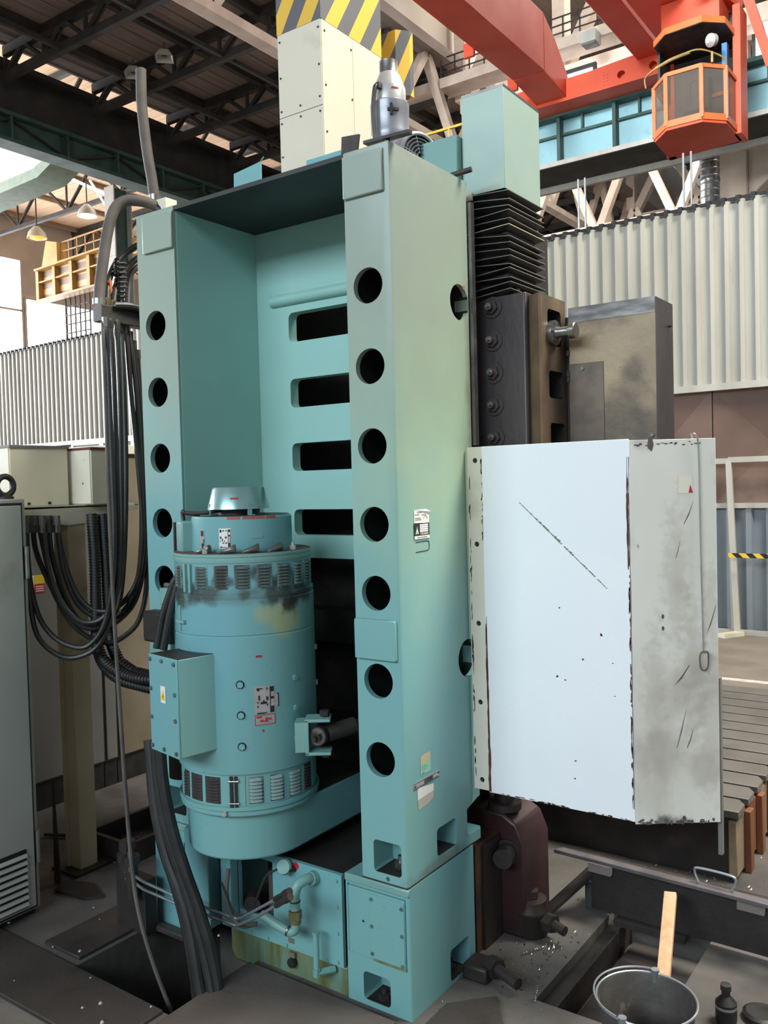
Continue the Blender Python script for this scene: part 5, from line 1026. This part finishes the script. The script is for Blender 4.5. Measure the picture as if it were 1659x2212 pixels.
COILP = [(-1.528, 0.254, 2.355), (-1.529, 0.258, 2.48), (-1.535, 0.257, 2.556)]
CAB = [ [(-0.922, -0.178, 0.755), (-0.886, -0.198, 0.637), (-0.851, -0.217, 0.525), (-0.798, -0.225, 0.4), (-0.742, -0.229, 0.308), (-0.689, -0.236, 0.204), (-0.644, -0.25, 0.074), (-0.602, -0.265, -0.039)] , [(-0.866, -0.199, 0.766), (-0.834, -0.214, 0.62), (-0.795, -0.223, 0.492), (-0.741, -0.221, 0.366), (-0.689, -0.221, 0.243), (-0.64, -0.222, 0.122), (-0.602, -0.231, 0.018), (-0.578, -0.248, -0.025)] , [(-0.822, -0.217, 0.777), (-0.8, -0.227, 0.646), (-0.763, -0.228, 0.501), (-0.716, -0.221, 0.372), (-0.669, -0.213, 0.26), (-0.628, -0.209, 0.149), (-0.596, -0.212, 0.04), (-0.579, -0.224, -0.023)] , [(-0.943, -0.157, 0.712), (-0.905, -0.181, 0.566), (-0.853, -0.196, 0.424), (-0.793, -0.202, 0.316), (-0.737, -0.212, 0.211), (-0.688, -0.227, 0.094), (-0.644, -0.246, -0.048)] ]
VL1 = [(-1.093, -0.136, 0.236), (-0.995, -0.164, 0.243), (-0.816, -0.137, 0.213), (-0.616, -0.095, 0.187), (-0.549, -0.144, 0.228), (-0.445, -0.166, 0.296), (-0.328, -0.178, 0.374)]
VL2 = [(-1.093, -0.137, 0.212), (-0.993, -0.167, 0.218), (-0.811, -0.142, 0.193), (-0.612, -0.104, 0.169), (-0.54, -0.154, 0.214), (-0.434, -0.179, 0.281), (-0.313, -0.192, 0.367)]
THIN = [(-0.414, -0.115, 0.406), (-0.449, -0.127, 0.382), (-0.475, -0.133, 0.329), (-0.497, -0.137, 0.28), (-0.527, -0.145, 0.246), (-0.565, -0.158, 0.249), (-0.594, -0.162, 0.303), (-0.614, -0.161, 0.335)]
# control cabinet at the left edge
kc = thing('control_cabinet', (-1.95, -.62, 0), 'tall grey control cabinet with a louvred door at the left edge', 'cabinet')
put('cabinet_body', MB().box(-2.3, -1.565, -1.05, -.195, .02, 1.58), GREY, kc, bevel=.006); put('door', MB().box(-1.565, -1.548, -1.02, -.222, .04, 1.555), GREY, kc, bevel=.004)
put('plinth', MB().box(-2.28, -1.58, -1.03, -.21, 0, .02), BLACK, kc); put('door_gap', MB().box(-1.5655, -1.560, -1.03, -.212, .03, 1.565), BLACK, kc)
gl = put('louver_panel', MB().box(-1.548, -1.546, -.50, -.258, .03+.02, .27), BLACK, kc)
for k in range(8): put('slat', MB().prism([(-1.546, .064+k*.026), (-1.538, .057+k*.026), (-1.538, .060+k*.026), (-1.546, .071+k*.026)], lambda u, v, w: (u, w, v), -.50, -.258), GREY, gl, flat=True)
put('hinge', MB().cyl((-1.555, -.205, 1.28), (-1.555, -.205, 1.40), .009, n=10), BRIGHT, kc); put('hinge', MB().cyl((-1.555, -.205, .20), (-1.555, -.205, .32), .009, n=10), GREYD, kc)
eb = put('eye_bolt', MB().tube([(-1.66+.0, -.215+.034*math.cos(q), 1.63+.036*math.sin(q)) for q in [2*PI*i/16 for i in range(16)]], .0115, n=10, sub=2, closed=True), DARK, kc); put('collar', MB().lathe([(.03, 1.58), (.03, 1.588), (.014, 1.597), (.012, 1.602)], (-1.66, -.215, 0), n=20), DARK, eb)
put('yellow_tag', MB().box(-1.548, -1.5465, -.40, -.345, 1.27, 1.31), YELLOW, kc)
# electrical cabinets behind
for k, (y0, y1, x, z1, m_, lab) in enumerate(((-.9, .30, -2.50, 1.62, GREYD, 'grey electrical cabinet hidden mostly behind the control cabinet and hoses'), (.305, .815, -2.50, 1.62, GREYD, 'middle grey electrical cabinet with a warning sign behind the hoses'), (.82, .90, -2.50, 1.62, GREYD, 'narrow grey filler cabinet between two dark seams behind the hoses'), (.905, 1.75, -2.50, 1.80, mat('brown_beige_cabinet', '#7d7362', '#6f6553', .5, scale=3, stain='#6b604e', stain_amt=.42), 'taller brownish beige cabinet with a cream top ledge behind the hanging hoses'))):
    e = thing('electrical_cabinet', (x-.2, (y0+y1)/2, .10), lab, 'cabinet', None)
    put('cabinet_body', MB().box(x-.5, x-.012, y0, y1, .14, z1), m_, e, bevel=.004); put('door', MB().box(x-.012, x, y0+.006, y1-.006, .15, z1-.02), m_, e, bevel=.003); put('plinth', MB().box(x-.48, x-.02, y0, y1, 0, .14), BLACK, e)
    if k == 3: put('top_ledge', MB().box(x-.52, x+.02, y0-.01, y1+.02, 1.80, 1.85), CREAM, e, bevel=.004)
    if k == 1:
        s_ = put('warning_sign', MB().box(x, x+.003, .395, .485, 1.10, 1.19), REDL, e); s_['label'] = 'yellow, white and red warning sign'
        put('yellow_field', MB().box(x+.003, x+.004, .43, .485, 1.145, 1.19), mat('sign_yellow', '#d8c020'), s_); put('white_field', MB().box(x+.003, x+.004, .395, .428, 1.08, 1.19), PAPER, s_)
        for j in range(3): put('print_line', MB().box(x+.003, x+.004, .437, .48, 1.108+j*.011, 1.112+j*.011), PAPER, s_)
# hose stand with two junction boxes
hs_ = thing('hose_stand', (-1.765, .14, 0), 'beige chipped steel post with a curved cross plate carrying the hoses', 'stand')
put('post', MB().box(-1.80, -1.73, .10, .185, 0, 1.50), BEIGEW, hs_, bevel=.003); put('post_flange', MB().box(-1.815, -1.80, .09, .12, 0, 1.5), BEIGEW, hs_)
put('cross_plate', MB().prism([(-.20, 1.545), (-.20, 1.49), (-.02, 1.478), (.10, 1.462), (.20, 1.468), (.30, 1.495), (.46, 1.52), (.46, 1.54)], YZ, -1.735, -1.722), BEIGE, hs_, bevel=.002); put('top_shelf', MB().box(-2.16, -1.722, -.25, .46, 1.535, 1.545), BEIGE, hs_)
put('base_plate', MB().box(-1.86, -1.69, .05, .25, 0, .012), DARK, hs_)
jb = thing('junction_box', (-1.95, .03, 1.545), 'big cream steel junction box, left of the pair on the hose stand', 'box')
put('box_body', MB().box(-2.15, -1.80, -.105, .160, 1.545, 1.79), BEIGE, jb, bevel=.003); put('lid_rim', MB().box(-2.155, -1.795, -.11, .165, 1.784, 1.795), GREYD, jb); put('front_cover', MB().box(-2.145, -1.805, -.109, -.104, 1.55, 1.782), CREAM, jb)
for y in (-.03, .065): put('screw', MB().cyl((-1.80, y, 1.557), (-1.794, y, 1.557), .006, n=8), INK, jb)
jb = thing('junction_box', (-1.85, .27, 1.545), 'smaller rust streaked cream junction box, right of the pair on the hose stand', 'box')
put('box_body', MB().box(-2.1, -1.675, .185, .36, 1.545, 1.78), BEIGE, jb, bevel=.003); put('lid_rim', MB().box(-2.105, -1.67, .18, .365, 1.775, 1.786), RUST, jb); put('side_cover', MB().box(-2.09, -1.68, .181, .186, 1.55, 1.775), CREAM, jb); put('foot_lip', MB().box(-1.7, -1.662, .3, .39, 1.535, 1.545), CREAM, jb)
# manifold with hoses
mf = thing('hose_manifold', (-1.48, .2, 2.27), 'dark grey hydraulic manifold block beside the left pillar', 'manifold')
put('block', MB().box(-1.51, -1.455, .10, .40, 2.272, 2.338), DARK, mf, bevel=.003); put('end_plate', MB().box(-1.508, -1.457, .097, .101, 2.274, 2.336), mat('manifold_end', '#6a6768', '#5c595a', .5), mf); put('rear_block', MB().box(-1.54, -1.12, .36, .48, 2.25, 2.36), DARK, mf)
put('oily_cloth', MB().tube([(-1.455, .16, 2.34), (-1.44, .22, 2.345), (-1.435, .3, 2.34), (-1.40, .38, 2.33)], .016, n=10), BLACK, mf)
HN = ['black hose hanging nearest the picture edge, first of the row', 'second black hose from the left of the hanging row', 'third black hose hanging below the manifold', 'fourth black hose, slightly behind the third', 'black hose looping beside the teal left pillar', 'outer black hose bulging towards the teal pillar', 'lowest sagging black hose behind the others', 'short looping black hose between the pair near the pillar']
for k, h in enumerate(HOSES):
    t = thing('hydraulic_hose', h[0], HN[k], 'hose', 'hydraulic hoses looping from the manifold to the stand')
    put('rubber', MB().tube(h, .0105, n=8, sub=5), HOSE, t)
    for q, s_ in ((h[0], -1), (h[-1], -1)): 
        q = Vector(q); put('fitting', MB().cyl(q+Vector((0, 0, -.06)), q+Vector((0, 0, .0)), .0125, n=10).cyl(q+Vector((0, 0, -.03)), q+Vector((0, 0, .008)), .0145, n=6), STEEL, t)
for k, h in enumerate(CONDS):
    t = thing('flexible_conduit', h[0], ['thick black corrugated conduit hanging right of the beige post', 'second thick corrugated conduit just beside the first', 'short thick black conduit curving behind the terminal box'][k], 'conduit')
    put('tube_body', MB().tube(h, .021, n=12, sub=6), BLACK, t)
    rg = MB(); P = [Vector(p) for p in h]
    for a, b in zip(P, P[1:]):
        n_ = max(2, int((b-a).length/.012))
        for i in range(n_): q = a.lerp(b, i/n_); d = (b-a).normalized(); rg.cyl(q-d*.002, q+d*.002, .0235, n=10)
    put('corrugation', rg, BLACK, t)
tag(put('long_cable', MB().tube(LONG, .0075, n=8), HOSEB, origin=LONG[0]), 'long thin grey cable hanging from the manifold down into the floor pit', 'cable')
t = thing('feed_hose', THICK[0], 'thick dusty hose arching from the column top to the manifold', 'hose'); put('rubber', MB().tube(THICK, .0225, n=14), HOSEB, t); put('clamp_ring', MB().cyl((-1.52, .137, 2.35), (-1.52, .137, 2.372), .026, n=16), BRIGHT, t); put('end_fitting', MB().cyl((-1.42, .37, 2.765), (-1.385, .385, 2.74), .024, n=12), DARK, t)
t = thing('riser_pipe', RISER[-1], 'grey lagged pipe coming down behind the top of the left pillar', 'pipe'); put('pipe_body', MB().tube(RISER, .022, n=14), HOSEB, t); put('end_block', MB().box(-1.43, -1.36, .36, .42, 2.70, 2.80), CREAM, t); put('pipe_clip', MB().cyl((-1.447, .38, 2.80), (-1.446, .38, 2.83), .025, n=14), STEEL, t)
for k, h in enumerate(SMALL): 
    t = thing('upper_hose', h[0], ['black hose arching from the manifold behind the pillar top, leftmost', 'black hose arching from the manifold, middle of three', 'black hose arching from the manifold, closest to the pillar'][k], 'hose')
    put('rubber', MB().tube(h, .013, n=10), HOSE, t); q = Vector(h[0]); put('fitting', MB().cyl(q-Vector((0, 0, .03)), q+Vector((0, 0, .012)), .015, n=6), mat('brass_fitting', '#8a744e', '#6d5c40', .4, metal=.7) if k == 0 else bpy.data.materials['brass_fitting'], t)
cp = [(-1.53+.022*math.cos(q*1.0), .255+.022*math.sin(q*1.0), 2.34+.0075*q/ (2*PI)*2.6) for q in [i*PI/4 for i in range(88)]]
tag(put('spiral_cable', MB().tube(cp, .006, n=6, smooth=False), BLACK, origin=cp[0]), 'black coiled spiral cable standing on the manifold', 'cable')
tag(put('orange_strip', MB().box(-1.545, -1.53, .20, .212, 2.34, 2.46), ORANGEB), 'short orange strip beside the spiral cable on the manifold', 'strip')
CN = ['thick black cable sheath at the left of the bundle under the terminal box', 'second thick black cable of the bundle under the terminal box', 'right cable of the bundle under the terminal box', 'rear cable of the bundle under the terminal box']
for k, h in enumerate(CAB): tag(put('motor_cable', MB().tube(h, .019, n=10), BLACK, origin=h[0]), CN[k], 'cable', 'motor cables running into the floor pit')
# coolant / hydraulic pipes in front of the base
for k, h in enumerate((VL1, VL2)):
    t = thing('steel_line', h[0], ['upper of two bent steel lines crossing the base front', 'lower of two bent steel lines crossing the base front'][k], 'pipe')
    put('pipe_body', MB().tube(h, .0048, n=8, sub=3, smooth=False), GALV, t); q, q2 = Vector(h[-1]), Vector(h[-2]); d = (q-q2).normalized(); put('end_nut', MB().cyl(q-d*.05, q, .010, n=6).cyl(q, q+d*.03, .012, n=10), DARK, t)
    q = Vector(h[0]); put('end_nut', MB().cyl(q-Vector((.03, 0, 0)), q, .009, n=6), STEEL, t)
t = thing('elbow_pipe', (-.37, -.06, .21), 'teal elbow pipe with a brass union on the sump plate', 'pipe')
put('upper_elbow', MB().tube([(-.352, -.006, .355), (-.354, -.04, .362), (-.368, -.07, .350), (-.374, -.08, .32), (-.374, -.08, .275)], .016, n=14), TEALG, t); put('wall_collar', MB().cyl((-.352, -.006, .355), (-.353, -.028, .358), .022, n=18), TEALG, t); put('ring', MB().cyl((-.374, -.08, .30), (-.374, -.08, .304), .0175, n=16), DARK, t)
put('union_nut', MB().cyl((-.374, -.08, .272), (-.374, -.08, .245), .021, n=6).cyl((-.374, -.08, .245), (-.374, -.08, .232), .018, n=14), mat('grimy_brass', '#7d7654', '#66603f', .5, metal=.3), t); put('lower_elbow', MB().tube([(-.374, -.08, .24), (-.375, -.08, .215), (-.385, -.085, .203), (-.41, -.09, .205), (-.50, -.10, .235)], .0145, n=12), TEALG, t); put('flange_ring', MB().cyl((-.395, -.087, .204), (-.400, -.088, .2055), .018, n=14), STEEL, t)
t = thing('hand_valve', (-.43, -.02, .38), 'small round grey valve wheel above the sump opening', 'valve'); put('wheel', MB().lathe([(0, -.008), (.022, -.01), (.026, 0), (.022, .01), (0, .008)], (-.46, -.03, .372), (.3, -.9, .3), n=24), TEALG, t); put('stem', MB().cyl((-.445, -.03, .365), (-.43, .02, .355), .009, n=10), DARK, t)
tag(put('thin_hose', MB().tube(THIN, .0038, n=6), BLACK, origin=THIN[0]), 'thin black hose looping in front of the sump opening', 'hose')
tag(put('return_hose', MB().tube([(-.665, -.08, .335), (-.655, -.10, .26), (-.64, -.10, .20), (-.60, -.09, .165), (-.56, -.06, .17)], .007, n=8), HOSEB, origin=(-.665, -.08, .335)), 'short grey hose bending down between the base posts', 'hose')
t = thing('sump_pump', (-.60, .06, .16), 'dark pump body inside the sump opening of the base', 'pump'); put('motor_can', MB().cyl((-.565, .06, .16), (-.565, .06, .30), .038, n=20), mat('pump_can', '#4d4742', '#3f3a37', .5), t); put('pump_head', MB().cyl((-.66, .04, .20), (-.62, -.02, .20), .028, n=18), DARK, t); put('connector', MB().box(-.62, -.53, .03, .09, .14, .175), DARK, t)
t = thing('valve_cluster', (-1.12, -.12, 0), 'dark cluster of small valves at the left of the machine base', 'valve'); 
for k, (x, y, z) in enumerate(((-1.16, -.10, .30), (-1.10, -.13, .27), (-1.20, -.08, .24))): put('valve_body', MB().cyl((x, y, z-.12), (x, y, z), .022, n=12).cyl((x, y, z), (x, y, z+.03), .03, n=8), DARK, t)
put('mount', MB().box(-1.23, -1.07, -.10, -.05, 0, .2), DARK, t); put('brass_tap', MB().cyl((-1.09, -.145, .25), (-1.09, -.145, .32), .008, n=8), STEEL, t)
# floor plates and lids on the left and front
for k, (P, z0, z1, lab) in enumerate((
    ([(-3.6, -.60), (-.66, -.60), (-.66, -.375), (-3.6, -.335)], 0, .012, 'long dark steel floor plate running along the bottom left'),
    ([(-.615, -1.3), (.02, -1.3), (-.02, -.05), (-.615, -.045)], 0, .022, 'large brownish steel floor plate right in front of the machine base'),
    ([(.05, -.7), (.30, -.7), (.262, .10), (.16, .235), (.05, .12)], 0, .014, 'worn steel plate with pale chipped edge at the bottom right of the base'),
    ([(-1.34, -.33), (-1.14, -.33), (-1.14, -.05), (-1.34, -.02)], 0, .012, 'small dark floor lid left of the pit'),
    ([(-1.13, -.055), (-.90, -.055), (-.90, -.02), (-1.13, -.02)], 0, .02, 'narrow dark packing plate under the left end of the base'))):
    t = tag(put('floor_plate', MB().prism(P, XY, z0, z1), PLATE if k != 1 else mat('brown_floor_plate', '#5f5651', '#524a46', .55, metal=.15, scale=3, bump=.2, bscale=40, stain='#443d3a', stain_amt=.4), bevel=.003), lab, 'floor plate')
t = thing('steel_tray', (-1.72, .42, 0), 'dark open steel tray on the floor left of the machine base', 'tray'); put('tray_wall', MB().box(-1.62, -1.60, .25, .62, 0, .09).box(-1.9, -1.88, .25, .62, 0, .09).box(-1.9, -1.6, .25, .27, 0, .09).box(-1.9, -1.6, .6, .62, 0, .09), DARK, t); put('tray_bottom', MB().box(-1.88, -1.62, .27, .6, 0, .01), BLACK, t)
t = thing('steel_offcut', (-1.75, -.02, 0), 'dark bent sheet lying by the foot of the control cabinet', 'metal sheet'); put('sheet', MB().prism([(-1.72, .0), (-1.58, .05), (-1.45, .0), (-1.5, -.05), (-1.66, -.07)], XY, 0, .012), DARK, t); put('upright_leaf', MB().prism([(-1.74, 0), (-1.70, 0), (-1.73, .42)], lambda u, v, w: (u, w, v), -.02, -.012), DARK, t)
tag(put('floor_cable', MB().tube([(-2.2, .24, .012), (-2.0, .34, .012), (-1.6, .52, .012), (-1.25, .60, .012)], .008, n=8), BLACK), 'black cable lying across the floor behind the beige post', 'cable')
gv = MB(); r5 = random.Random(4)
for _ in range(60):
    x, y = r5.uniform(-2.2, -.7), r5.uniform(-.6, .5)
    if -1.12 < x < -.62 and -.37 < y < -.05: continue
    l = r5.uniform(.002, .007); gv.cyl((x, y, .012), (x, y, .012+l*.7), l, l*.6, n=5)
tag(put('pale_pebbles', gv, CORR, flat=True), 'pale crumbs scattered over the dark floor at left', 'debris', kind='stuff')
